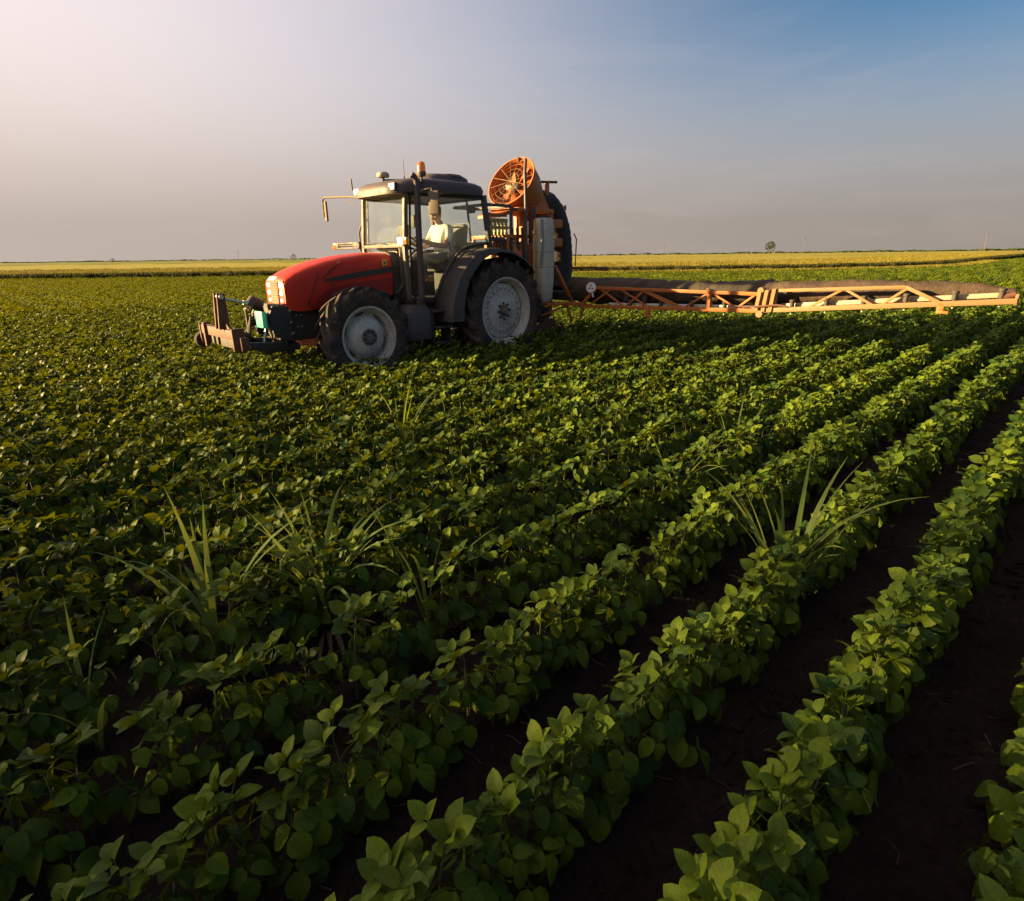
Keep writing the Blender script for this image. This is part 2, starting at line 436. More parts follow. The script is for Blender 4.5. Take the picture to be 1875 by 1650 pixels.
def tag(o, label=None, cat=None, group=None, kind=None):
    for k, v in (('label', label), ('category', cat), ('group', group), ('kind', kind)):
        if v:
            o[k] = v
    return o

def empty(name, loc=(0, 0, 0), rz=0.0):
    o = bpy.data.objects.new(name, None)
    o.empty_display_size = 0.2
    o.location = loc
    o.rotation_euler = (0, 0, rz)
    C.objects.link(o)
    return o

# ------------------------------------------------------------------ layout of the rows
ROW_A = R(45.997)                                      # rows run away to the right
U = Vector((math.sin(ROW_A), math.cos(ROW_A), 0))      # along the rows, away from the camera
V = Vector((math.cos(ROW_A), -math.sin(ROW_A), 0))     # across the rows, to the right
ROW0, ROW_D = 0.180, 0.485                             # the row nearest the lower right corner
TR_O = Vector((-0.7035, 10.3749, 0))                   # tractor: ground point under the rear axle
H_RZ = math.atan2(-U.y, -U.x)

# ------------------------------------------------------------------ the ground
def soil_height(x, y):
    s = x * V.x + y * V.y
    ph = (s - ROW0) / ROW_D * 2 * math.pi
    return 0.022 * np.cos(ph)

def ground_patch():
    """near soil: ridged along the rows, with clods; blends into the flat field"""
    n = 300
    x = np.linspace(-7, 9, n)
    y = np.linspace(-1.5, 10.5, n)
    X, Y = np.meshgrid(x, y)
    z = soil_height(X, Y) + 0.004
    for sc, am in ((3.1, 0.010), (7.7, 0.007), (19.0, 0.006), (41.0, 0.005)):
        a, b, c, d = rng.uniform(0, 6.28, 4)
        z += am * np.sin(X * sc + a + 1.7 * np.sin(Y * sc * 0.7 + b)) * np.sin(Y * sc * 1.1 + c + 1.3 * np.sin(X * sc * 0.6 + d))
    z += rng.normal(0, 0.004, z.shape)
    edge = np.minimum.reduce([(X + 7) / 1.5, (9 - X) / 1.5, (10.5 - Y) / 1.5, np.ones_like(X)])
    z = z * np.clip(edge, 0, 1) + 0.03
    v = np.stack([X, Y, z], -1).reshape(-1, 3)
    i = np.arange(n * n).reshape(n, n)
    f = np.stack([i[:-1, :-1], i[:-1, 1:], i[1:, 1:], i[1:, :-1]], -1).reshape(-1, 4)
    me = bpy.data.meshes.new('soil_rows')
    me.from_pydata(v.tolist(), [], f.tolist())
    me.materials.append(M['soil'])
    me.shade_smooth()
    o = put('soil', me)
    tag(o, kind='structure')
    return o

def sheet(name, mat, pts, z, kind='structure'):
    me = bpy.data.meshes.new(name)
    me.from_pydata([(x, y, z) for x, y in pts], [], [tuple(range(len(pts)))])
    me.materials.append(M[mat])
    o = put(name, me)
    tag(o, kind=kind)
    return o

gr = sheet('ground', 'far_land', [(-5000, -300), (5000, -300), (5000, 5000), (-5000, 5000)], -0.008)
sheet('field_soil', 'soil', [(-120, -40), (260, -40), (260, 220), (-120, 60)], 0.0)
ground_patch()

# wheat boundary in plan: straight across the view at the left, running off along the rows at the right
EDGE = [(-160, 48), (-60, 48), (0, 49), (22, 49), (31, 51), (38, 55), (46, 63), (72, 91), (102, 123), (170, 196)]
def edge_y(x):
    return float(np.interp(x, [p[0] for p in EDGE], [p[1] for p in EDGE]))

# ------------------------------------------------------------------ soybean leaves and plants
def leaflet(vs, fs, uvs, M4, L, W, fold, curl, ns=5):
    """one ovate leaflet, folded along its midrib and curling down to the tip"""
    o = len(vs)
    prof = [0.0, 0.70, 1.0, 0.93, 0.53, 0.0] if ns == 5 else [0.0, 1.0, 0.72, 0.0]
    tt = [0.0, 0.12, 0.36, 0.60, 0.84, 1.0] if ns == 5 else [0.0, 0.3, 0.68, 1.0]
    rows = []
    for i, (p, t) in enumerate(zip(prof, tt)):
        x = L * t
        z = -curl * L * t * t + 0.06 * L * math.sin(t * 3.1)
        w = 0.5 * W * p
        if p == 0.0:
            rows.append([len(vs)])
            vs.append(M4 @ Vector((x, 0, z)))
            uvs.append((t, 0.5))
        else:
            r = []
            for q in (-1, -0.5, 0, 0.5, 1) if ns == 5 else (-1, 0, 1):
                r.append(len(vs))
                zz = z + fold * w * abs(q) - 0.25 * fold * w * q * q
                vs.append(M4 @ Vector((x - 0.02 * L * abs(q), w * q, zz)))
                uvs.append((t, 0.5 + 0.5 * p * q))
            rows.append(r)
    for a, b in zip(rows[:-1], rows[1:]):
        if len(a) == 1:
            fs += [(a[0], b[k + 1], b[k]) for k in range(len(b) - 1)]
        elif len(b) == 1:
            fs += [(a[k], a[k + 1], b[0]) for k in range(len(a) - 1)]
        else:
            fs += [(a[k], a[k + 1], b[k + 1], b[k]) for k in range(len(a) - 1)]

def leaf_geo(seed, size, ns=5, petiole=True, droop=True):
    """a trifoliate leaf: petiole from the origin rising along +X, three leaflets"""
    r = random.Random(seed)
    vs, fs, uvs = [], [], []
    PL = size * r.uniform(0.62, 1.12)
    rise = r.uniform(0.7, 1.3)
    tip = Vector((PL * 0.75, 0, PL * rise * 0.75))
    if petiole:
        mb = MB().tube([(0, 0, 0), tip * 0.5 + Vector((0, 0, 0.08 * PL)), tip], [0.0022, 0.0018, 0.0014], 3, cap=False)
        vs += [Vector(p) for p in mb.v]
        fs += mb.f
        uvs += [(0.5, 0.5)] * len(mb.v)
    for az, sc in ((0, 1.0), (r.uniform(62, 88), 0.9), (-r.uniform(62, 88), 0.9)):
        el = r.uniform(-60, -14) if droop else r.uniform(-14, 46)
        roll = r.uniform(-26, 26) if droop else r.uniform(-40, 40)
        mt = (Matrix.Translation(tip) @ Matrix.Rotation(R(az), 4, 'Z') @ Matrix.Translation((0.18 * size if az == 0 else 0.03 * size, 0, 0))
              @ Matrix.Rotation(R(-el), 4, 'Y') @ Matrix.Rotation(R(roll), 4, 'X'))
        L = size * sc * r.uniform(0.88, 1.1)
        leaflet(vs, fs, uvs, mt, L, L * r.uniform(0.66, 0.82), r.uniform(0.1, 0.55), r.uniform(0.0, 0.28), ns)
    return vs, fs, uvs

def geo_mesh(name, vs, fs, uvs, mats, midx=None):
    me = bpy.data.meshes.new(name)
    me.from_pydata([tuple(p) for p in vs], [], fs)
    for m in mats:
        me.materials.append(M[m])
    uvl = me.uv_layers.new(name='UVMap')
    li = np.zeros(len(me.loops), dtype=np.int32)
    me.loops.foreach_get('vertex_index', li)
    uvl.data.foreach_set('uv', np.array(uvs, dtype=np.float32)[li].ravel())
    if midx is not None:
        me.polygons.foreach_set('material_index', midx)
    me.shade_smooth()
    return me

NLEAF, NDROOP = 17, 11
leaf_src = [leaf_geo(100 + k, 0.075, 5, True, k < NDROOP) for k in range(NLEAF)]
leaf_me = [geo_mesh('leaf', *g, ['leaf']) for g in leaf_src]
leaf_low = [leaf_geo(100 + k, 0.075, 3, False, k < NDROOP) for k in range(NLEAF)]

def plant_plan(seed):
    """stem points and (leaf variant, matrix) list"""
    r = random.Random(seed)
    Hh = r.uniform(0.31, 0.37)
    lean = (r.uniform(-0.03, 0.03), r.uniform(-0.03, 0.03))
    stem = [Vector((lean[0] * t * t, lean[1] * t * t, Hh * t)) for t in (0, 0.35, 0.7, 1.0)]
    leaves = []
    n = r.randint(11, 12)
    phi = r.uniform(0, 360)
    for i in range(n):
        t = 0.22 + 0.78 * (i / (n - 1)) ** 0.8
        p = Vector((lean[0] * t * t, lean[1] * t * t, Hh * t))
        phi += 137 + r.uniform(-25, 25)
        top = i / (n - 1)
        sc = (1.18 - 0.44 * top) * r.uniform(0.88, 1.12)
        tilt = r.uniform(-34, -12) if top < 0.7 else r.uniform(-5, 28)
        mt = (Matrix.Translation(p) @ Matrix.Rotation(R(-20 * top), 4, 'Y') @ Matrix.Rotation(R(phi), 4, 'Z') @ Matrix.Rotation(R(-tilt), 4, 'Y')
              @ Matrix.Rotation(R(r.uniform(-18, 18)), 4, 'X') @ Matrix.Scale(sc, 4))
        leaves.append((r.randrange(NDROOP) if top < 0.7 else r.randrange(NDROOP, NLEAF), mt))
    return stem, leaves

NPLAN = 16
plans = [plant_plan(500 + k) for k in range(NPLAN)]
stem_me = [MB().tube(st, [0.0045, 0.004, 0.003, 0.002], 5).mesh('stem', 'stem', 60) for st, _ in plans]

def joined_plant(k, src, name, mat):
    vs, fs, uvs, mi = [], [], [], []
    for li, mt in plans[k][1]:
        g = src[li]
        o = len(vs)
        vs += [mt @ p for p in g[0]]
        fs += [tuple(i + o for i in q) for q in g[1]]
        uvs += g[2]
    mi += [0] * len(fs)
    if src is leaf_src:
        mb = MB().tube(plans[k][0], [0.0045, 0.004, 0.003, 0.002], 4)
        o = len(vs)
        vs += [Vector(p) for p in mb.v]
        fs += [tuple(i + o for i in q) for q in mb.f]
        uvs += [(0.5, 0.5)] * len(mb.v)
        mi += [1] * len(mb.f)
    return geo_mesh(name, vs, fs, uvs, [mat, 'stem'], mi)

def hidden_collection(name, objs):
    c = bpy.data.collections.new(name)
    for o in objs:
        c.objects.link(o)
    return c

def instance_cloud(name, pts, rots, scl, idx, coll, mat):
    me = bpy.data.meshes.new(name)
    me.from_pydata([tuple(p) for p in pts], [], [])
    a = me.attributes.new('rot', 'FLOAT_VECTOR', 'POINT')
    a.data.foreach_set('vector', np.asarray(rots, dtype=np.float32).ravel())
    a = me.attributes.new('scl', 'FLOAT', 'POINT')
    a.data.foreach_set('value', np.asarray(scl, dtype=np.float32))
    a = me.attributes.new('idx', 'INT', 'POINT')
    a.data.foreach_set('value', np.asarray(idx, dtype=np.int32))
    me.materials.append(M[mat])
    o = put(name, me)
    g = bpy.data.node_groups.new(name, 'GeometryNodeTree')
    g.interface.new_socket('Geometry', in_out='INPUT', socket_type='NodeSocketGeometry')
    g.interface.new_socket('Geometry', in_out='OUTPUT', socket_type='NodeSocketGeometry')
    gi, go = g.nodes.new('NodeGroupInput'), g.nodes.new('NodeGroupOutput')
    ci = g.nodes.new('GeometryNodeCollectionInfo')
    ci.inputs['Collection'].default_value = coll
    ci.inputs['Separate Children'].default_value = True
    ci.inputs['Reset Children'].default_value = True
    ip = g.nodes.new('GeometryNodeInstanceOnPoints')
    ip.inputs['Pick Instance'].default_value = True
    def named(n, t):
        q = g.nodes.new('GeometryNodeInputNamedAttribute')
        q.data_type = t
        q.inputs['Name'].default_value = n
        return next(s for s in q.outputs if s.enabled)
    e2r = g.nodes.new('FunctionNodeEulerToRotation')
    L = g.links.new
    L(gi.outputs[0], ip.inputs['Points'])
    L(ci.outputs[0], ip.inputs['Instance'])
    L(named('idx', 'INT'), ip.inputs['Instance Index'])
    L(named('rot', 'FLOAT_VECTOR'), e2r.inputs[0])
    L(e2r.outputs[0], ip.inputs['Rotation'])
    L(named('scl', 'FLOAT'), ip.inputs['Scale'])
    L(ip.outputs[0], go.inputs[0])
    md = o.modifiers.new('scatter', 'NODES')
    md.node_group = g
    return o

def to_pixel(p):
    """only used to pick which plants show largest"""
    d = Vector(p) - Vector((0, 0, EYE))
    c, s = math.cos(PITCH), math.sin(PITCH)
    z = d.y * c - d.z * s
    return (d.x / max(z, 0.01), (d.y * s + d.z * c) / max(z, 0.01), z)

# tyres of the tractor press the plants down
def under_tractor(x, y):
    d = Vector((x, y, 0)) - TR_O
    lx, ly = d.dot(-U), d.dot(V)
    for cx, half, cr in ((0.0, 0.62, 0.34), (2.57, 0.50, 0.32)):
        if abs(lx - cx) < half and abs(abs(ly) - 0.78) < cr:
            return True
    return False

def sow():
    near, mid, far = [], [], []
    for k in range(-3, 330):
        s = ROW0 - ROW_D * k
        # along-row range
        if True:
            t = -6.0
            while t < 190:
                p = V * s + U * t
                x, y = p.x, p.y
                dist = math.hypot(x, y)
                if y > 1e-3 and y > edge_y(x) - 1.2:
                    break
                step = 0.092 if dist < 20 else 1.0
                tj = t + random.uniform(-0.025, 0.025)
                t += step
                if y < 0.2 and dist > 4 or abs(x) > 1.10 * y + 3.2:
                    continue
                if dist < 20:
                    q = V * (s + random.gauss(0, 0.015)) + U * tj
                    if under_tractor(q.x, q.y) or random.random() < 0.035:
                        continue
                    (near if dist < 9 else mid).append((q.x, q.y, k))
                elif dist < 150:
                    far.append((x + random.uniform(-0.03, 0.03), y, k))
    return near, mid, far

def vigour(x, y):
    """slow change of plant size over the field"""
    return 0.045 * math.sin(1.9 * x + 0.7 * math.sin(1.3 * y)) * math.sin(1.5 * y + 0.9) + 0.03 * math.sin(5.1 * x + 3.3 * y) + 0.06
near, mid, far = sow()
# the plants that show largest: those in view nearest the camera
def in_view(x, y):
    a, b, z = to_pixel((x, y, 0.25))
    return z > 0.3 and abs(a) < 0.93 and -0.86 < b < 0.9
cand = sorted([q for q in near if in_view(q[0], q[1])], key=lambda q: math.hypot(q[0], q[1]))
single = cand[:300]
sset = set(single)
rest = [q for q in near if q not in sset] + mid

ORD = ['first', 'second', 'third', 'fourth', 'fifth', 'sixth', 'seventh', 'eighth', 'ninth', 'tenth', 'eleventh', 'twelfth', 'thirteenth', 'fourteenth', 'fifteenth', 'sixteenth', 'seventeenth', 'eighteenth', 'nineteenth']
TENS = {20: ('twentieth', 'twenty'), 30: ('thirtieth', 'thirty'), 40: ('fortieth', 'forty'), 50: ('fiftieth', 'fifty'), 60: ('sixtieth', 'sixty')}
def ordinal(n):
    if n < 20:
        return ORD[n - 1]
    t = n // 10 * 10
    return TENS[t][0] if n == t else TENS[t][1] + '-' + ORD[n - t - 1]
kmin = min(q[2] for q in single)
def soil_z(x, y):
    return 0.03 + float(soil_height(x, y))
count = {}
for (x, y, k) in sorted(single, key=lambda q: (q[2], q[0] * U.x + q[1] * U.y)):
    count[k] = count.get(k, 0) + 1
    pk = random.randrange(NPLAN)
    sc = random.uniform(0.88, 1.04) + vigour(x, y)
    e = empty('soybean_plant', (x, y, soil_z(x, y)), random.uniform(-0.7, 0.7))
    e.scale = (sc, sc, sc)
    o_ = ordinal(k - kmin + 1)
    tag(e, 'soybean plant %s up from the picture edge in the %s row from lower right' % (ordinal(count[k]), o_), 'plant',
        'near soybean plants of the %s row from lower right' % o_)
    put('stem', stem_me[pk], e)
    for li, mt in plans[pk][1]:
        put('leaf', leaf_me[li], e, mt)

hi = [bpy.data.objects.new('soybean_plant_model_%02d' % k, joined_plant(k, leaf_src, 'plant_model', 'leaf')) for k in range(NPLAN)]
col_hi = hidden_collection('plant_models', hi)
if rest:
    rot = np.stack([rng.normal(0, 0.06, len(rest)), rng.normal(0, 0.06, len(rest)), rng.uniform(-0.7, 0.7, len(rest))], -1)
    o = instance_cloud('soybean_crop', [(q[0], q[1], soil_z(q[0], q[1])) for q in rest], rot, rng.uniform(0.86, 1.06, len(rest)) + np.array([vigour(q[0], q[1]) for q in rest]), rng.integers(0, NPLAN, len(rest)), col_hi, 'leaf')
    tag(o, 'dense rows of green soybean plants filling the field around the tractor', 'crop', kind='stuff')

ROW_ANG = math.atan2(U.y, U.x)
def row_chunk(seed):
    """one metre of row for the far field, simple leaves"""
    r = random.Random(seed)
    vs, fs, uvs = [], [], []
    for i in range(11):
        base = Matrix.Translation((-0.5 + i * 0.092 + r.uniform(-0.03, 0.03), r.gauss(0, 0.015), 0)) @ Matrix.Rotation(r.uniform(-0.7, 0.7) - ROW_ANG, 4, 'Z') @ Matrix.Scale(r.uniform(0.9, 1.2), 4)
        for li, mt in plans[r.randrange(NPLAN)][1][3:]:
            g = leaf_low[li]
            o = len(vs)
            mm = base @ mt
            vs += [mm @ p for p in g[0]]
            fs += [tuple(j + o for j in q) for q in g[1]]
            uvs += g[2]
    return geo_mesh('row_model', vs, fs, uvs, ['leaf_far'])
lo = [bpy.data.objects.new('soybean_row_model_%02d' % k, row_chunk(900 + k)) for k in range(5)]
col_lo = hidden_collection('row_models', lo)
ang = math.atan2(U.y, U.x)
rot = np.stack([np.zeros(len(far)), np.zeros(len(far)), ang + 0 * rng.integers(0, 2, len(far))], -1)
o = instance_cloud('distant_soybean_crop', [(q[0], q[1], 0.02) for q in far], rot, rng.uniform(0.92, 1.12, len(far)), rng.integers(0, 5, len(far)), col_lo, 'leaf_far')
tag(o, 'far part of the soybean field stretching back to the pale wheat', 'crop', kind='stuff')
print('plants', len(single), len(rest), len(far))

# ------------------------------------------------------------------ tractor
def super_ring(cx, cy, hx, hy, z, n=28, e=4.0):
    """rounded rectangle in plan"""
    out = []
    for k in range(n):
        a = 2 * math.pi * (k + 0.5) / n
        c, s = math.cos(a), math.sin(a)
        out.append((cx + hx * math.copysign(abs(c) ** (2 / e), c), cy + hy * math.copysign(abs(s) ** (2 / e), s), z))
    return out

def polar_disc(prof, n, cut_n, cut_d, y0=0.0):
    """wheel disc facing +Y; the outer ring is scalloped"""
    mb = MB()
    vs, fs = [], []
    for i, (r, y) in enumerate(prof):
        for k in range(n):
            a = 2 * math.pi * k / n
            rr = r
            if i == len(prof) - 1 and cut_n:
                rr = r - cut_d * (0.5 - 0.5 * math.copysign(abs(math.cos(cut_n * a)) ** 0.5, math.cos(cut_n * a)))
            vs.append((rr * math.cos(a), y0 + y, rr * math.sin(a)))
    for i in range(len(prof) - 1):
        for k in range(n):
            fs.append((i * n + k, i * n + (k + 1) % n, (i + 1) * n + (k + 1) % n, (i + 1) * n + k))
    return mb.add(vs, fs)

def tyre_mesh(name, RO, RI, W, nl):
    mb = MB()
    h = W / 2
    hl = 0.050
    T = RO - hl
    prof = [(RI - 0.01, -h * 0.80), (RI + 0.02, -h * 0.86), (RI + 0.45 * (T - RI), -h * 1.0), (RI + 0.75 * (T - RI), -h * 0.96), (T - 0.02, -h * 0.82),
            (T - 0.004, -h * 0.5), (T, 0), (T - 0.004, h * 0.5), (T - 0.02, h * 0.82), (RI + 0.75 * (T - RI), h * 0.96), (RI + 0.45 * (T - RI), h * 1.0), (RI + 0.02, h * 0.86), (RI - 0.01, h * 0.80)]
    mb.lathe(prof, (0, 0, 0), (0, 1, 0), 72, closed=True)
    da = 2 * math.pi / nl
    for side in (-1, 1):
        for k in range(nl):
            a0 = da * (k + (0.5 if side > 0 else 0))
            secs = []
            for i in range(6):
                t = i / 5
                y = side * (-0.04 * W + t * (h * 1.03 + 0.04 * W))
                a = a0 - t * da * 1.05                        # bar sweeps back to the shoulder
                ro = RO - 0.010 * t * t - (0.035 if i == 5 else 0)
                ri = T - 0.03 - (0.05 if i == 5 else 0)
                wd = (0.030 + 0.008 * t) / RO
                ring = []
                for rr, ww in ((ri, wd * 1.45), (ro, wd), (ro, -wd), (ri, -wd * 1.45)):
                    ring.append((rr * math.cos(a + ww), y, rr * math.sin(a + ww)))
                secs.append(ring)
            mb.loft(secs)
    return mb.mesh(name, 'rubber', 35)

def make_wheel(parent, front, loc, flip):
    RO, RI, W = (0.67, 0.405, 0.36) if front else (0.84, 0.53, 0.42)
    h = W / 2
    mb = MB()
    mb.lathe([(RI + 0.012, h * 0.86), (RI + 0.018, h * 0.80), (RI - 0.006, h * 0.78), (RI - 0.02, h * 0.55), (RI - 0.055, h * 0.35), (RI - 0.06, -h * 0.5), (RI - 0.02, -h * 0.8),
              (RI + 0.012, -h * 0.86), (RI - 0.03, -h * 0.84), (RI - 0.072, -h * 0.5), (RI - 0.067, h * 0.33), (RI - 0.032, h * 0.57), (RI - 0.016, h * 0.82)], (0, 0, 0), (0, 1, 0), 64, closed=True)
    if front:
        d = polar_disc([(0.05, 0.135), (0.13, 0.135), (0.155, 0.12), (0.21, 0.112), (0.25, 0.09), (0.275, 0.06), (0.295, 0.03), (0.352, 0.005)], 96, 6, 0.055, 0.0)
    else:
        d = polar_disc([(0.06, 0.095), (0.17, 0.090), (0.20, 0.075), (0.29, 0.080), (0.318, 0.078), (0.322, 0.066), (0.36, 0.066), (0.44, 0.050), (0.468, 0.030)], 128, 9, 0.045, 0.0)
    mb.add(d.v, d.f)
    mw = Matrix.Translation(loc) @ Matrix.Rotation(math.pi if flip else 0.0, 4, 'Z') @ Matrix.Rotation(random.uniform(0, 0.3), 4, 'Y')
    w = put('wheel', mb.mesh('wheel', 'rim', 30), parent, mw)
    put('tyre', tyre_mesh('tyre', RO, RI, W, 16 if front else 18), w)
    hb = MB()
    if front:
        hb.lathe([(0.001, 0.16), (0.045, 0.16), (0.055, 0.15), (0.055, 0.142), (0.115, 0.142), (0.118, 0.10)], (0, 0, 0), (0, 1, 0), 24)
    else:
        hb.lathe([(0.001, 0.17), (0.05, 0.17), (0.06, 0.15), (0.062, 0.10), (0.105, 0.102), (0.108, 0.07)], (0, 0, 0), (0, 1, 0), 24)
    hb.build('hub', 'hub', w)
    rad, n, y, s = (0.085, 8, 0.142, 0.018) if front else (0.13, 8, 0.094, 0.020)
    bm_ = MB().lathe([(s * 0.9, -0.01), (s, 0.022), (0.001, 0.026)], (0, 0, 0), (0, 1, 0), 6).mesh('wheel_bolt', 'bolt', 20)
    for k in range(n):
        a = 2 * math.pi * k / n
        put('wheel_bolt', bm_, w, Matrix.Translation((rad * math.cos(a), y, rad * math.sin(a))))
    if not front:
        bm2 = MB().lathe([(0.011, -0.01), (0.012, 0.010), (0.001, 0.012)], (0, 0, 0), (0, 1, 0), 6).mesh('rim_bolt', 'bolt', 20)
        for k in range(24):
            a = 2 * math.pi * k / 24
            put('rim_bolt', bm2, w, Matrix.Translation((0.352 * math.cos(a), 0.066, 0.352 * math.sin(a))))
    else:
        clip = MB().box((0, 0, 0), (0.05, 0.03, 0.045), 0.006).mesh('rim_clamp', 'rim', 30)
        for k in range(6):
            a = 2 * math.pi * (k + 0.0) / 6
            put('rim_clamp', clip, w, Matrix.Rotation(-a, 4, 'Y') @ Matrix.Translation((0.350, 0.012, 0)))
    return w

T = empty('tractor', TR_O, H_RZ)
tag(T, 'red farm tractor with dark cab roof and pale wheels driving through the soybeans', 'tractor')
for front, x, z in ((False, 0.0, 0.84), (True, 2.57, 0.67)):
    make_wheel(T, front, (x, 0.76, z), False)
    make_wheel(T, front, (x, -0.76, z), True)

# chassis
b = MB().box((0.35, 0, 0.82), (1.7, 0.56, 0.50), 0.04)
b.box((0.9, 0, 0.95), (0.9, 0.8, 0.22), 0.03)
b.box((-0.40, 0, 0.85), (0.25, 0.40, 0.42), 0.03)
b.build('transmission_housing', 'iron', T)
b = MB().box((2.15, 0, 0.86), (1.45, 0.46, 0.52), 0.03)
for q in range(5):
    b.box((1.75 + q * 0.2, 0.25, 0.98), (0.12, 0.08, 0.16), 0.02)
    b.box((1.75 + q * 0.2, -0.25, 0.98), (0.12, 0.08, 0.16), 0.02)
b.box((1.95, 0.27, 0.80), (0.5, 0.10, 0.22), 0.02)
b.build('engine_block', 'iron', T)
MB().tube([(1.6, 0.36, 1.05), (1.75, 0.4, 1.2), (1.62, 0.42, 1.32)], 0.035, 8).build('engine_hose', 'black', T)
MB().tube([(2.3, 0.30, 0.95), (2.0, 0.34, 1.1), (1.72, 0.34, 1.22)], 0.022, 8).build('engine_hose', 'black', T)
MB().tube([(1.45, 0.40, 0.95), (1.75, 0.44, 0.86), (2.2, 0.32, 0.78)], 0.02, 8).build('engine_hose', 'black', T)
b = MB().box((3.12, 0, 0.84), (0.80, 0.42, 0.40), 0.02)
b.box((3.42, 0, 0.98), (0.22, 0.5, 0.30), 0.02)
b.build('front_axle_support', 'iron', T)
b = MB().tube([(2.57, -0.60, 0.64), (2.57, -0.2, 0.60), (2.57, 0.2, 0.60), (2.57, 0.60, 0.64)], [0.08, 0.11, 0.11, 0.08], 12)
for s in (-1, 1):
    b.lathe([(0.001, 0.0), (0.12, 0.0), (0.14, 0.03), (0.14, 0.11), (0.001, 0.13)], (2.57, s * 0.56, 0.67), (0, s, 0), 20)
    b.tube([(2.57, s * 0.56, 0.50), (2.57, s * 0.56, 0.84)], 0.05, 10)
    b.tube([(2.40, s * 0.5, 0.66), (2.40, s * 0.1, 0.66)], 0.022, 8)
b.build('front_axle', 'iron', T)
b = MB().tube([(0, -0.74, 0.84), (0, -0.3, 0.84), (0, 0.3, 0.84), (0, 0.74, 0.84)], [0.10, 0.17, 0.17, 0.10], 14)
b.build('rear_axle', 'iron', T)

# bonnet: lofted along x; sections (x, half width, z bottom, z top)
def hood_sec(x, hw, zb, zt, crown, n=9):
    pts = [(x, -hw * 0.96, zb)]
    sh = zt - (zt - zb) * 0.30
    pts.append((x, -hw, zb + (sh - zb) * 0.5))
    for k in range(n):
        a = math.pi * (1 - k / (n - 1))
        c, s = math.cos(a), math.sin(a)
        yy = hw * math.copysign(abs(c) ** 0.5, c)
        zz = sh + (zt - sh) * (abs(s) ** 0.55) + crown * (1 - (yy / hw) ** 2) * 0.5
        pts.append((x, yy, zz))
    pts.append((x, hw, zb + (sh - zb) * 0.5))
    pts.append((x, hw * 0.96, zb))
    return pts
hs = [(1.80, 0.39, 1.20, 1.76, 0.03), (2.15, 0.385, 1.18, 1.755, 0.035), (2.50, 0.375, 1.14, 1.72, 0.04), (2.80, 0.365, 1.08, 1.665, 0.04), (3.05, 0.352, 1.04, 1.60, 0.04), (3.25, 0.338, 1.03, 1.53, 0.035), (3.36, 0.32, 1.05, 1.475, 0.03), (3.41, 0.295, 1.09, 1.43, 0.02)]
hood = MB().loft([hood_sec(*q) for q in hs]).build('bonnet', 'red', T, 50)
b = MB()
b.prism([(1.815, 0.393, 1.18), (1.815, 0.393, 1.42), (2.55, 0.380, 1.36), (2.85, 0.369, 1.30), (3.12, 0.352, 1.06), (2.6, 0.374, 1.12)], (0, 0.008, 0))
b.build('bonnet_side_panel', 'red_shaded', T)
b = MB()
st = [(1.80, 1.575, 1.505), (2.1, 1.548, 1.472), (2.4, 1.512, 1.437), (2.65, 1.475, 1.41), (2.80, 1.445, 1.405), (2.88, 1.425, 1.41)]
for sgn in (1, -1):
    secs = []
    for x, zt, zb in st:
        y = sgn * (float(np.interp(x, [q[0] for q in hs], [q[1] for q in hs])) + 0.012)
        secs.append([(x, y, zb), (x, y, zt), (x, y - sgn * 0.03, zt), (x, y - sgn * 0.03, zb)])
    mbq = MB().loft(secs).build('bonnet_stripe', 'black', T)
def hood_y(x):
    return float(np.interp(x, [q[0] for q in hs[::1]], [q[1] for q in hs]))
for pts_ in ([(2.95, 1.52), (2.99, 1.42), (3.06, 1.27), (3.14, 1.10)], [(1.83, 1.21), (2.2, 1.19), (2.6, 1.15), (2.9, 1.12), (3.12, 1.10)], [(2.60, 1.665), (2.70, 1.60), (2.80, 1.52), (2.90, 1.44)]):
    b = MB()
    for (x0, z0), (x1, z1) in zip(pts_[:-1], pts_[1:]):
        b.beam((x0, hood_y(x0) + 0.001, z0), (x1, hood_y(x1) + 0.001, z1), 0.012, 0.008, 0.001)
    b.build('panel_gap', 'black', T)
seam = MB().box((2.76, 0.372, 1.25), (0.010, 0.012, 0.30), 0.002)
seam.build('bonnet_seam', 'black', T)
for k, zz in enumerate((1.70,)):
    MB().prism([(1.965, 0.394, 1.585), (1.925, 0.394, 1.60), (1.890, 0.394, 1.585), (1.888, 0.394, 1.64), (1.895, 0.389, 1.675), (1.955, 0.389, 1.675), (1.968, 0.394, 1.64)][::-1], (0, 0.010, 0)).build('shield_badge', 'yellow', T)
    MB().prism([(1.950, 0.405, 1.605), (1.927, 0.405, 1.613), (1.905, 0.405, 1.605), (1.905, 0.405, 1.65), (1.950, 0.405, 1.65)][::-1], (0, 0.003, 0)).build('shield_badge_field', 'trim', T)
# black cowl between bonnet and cab
MB().loft([hood_sec(1.64, 0.40, 1.06, 1.78, 0.03), hood_sec(1.795, 0.40, 1.06, 1.775, 0.03)]).build('cowl', 'black', T, 50)
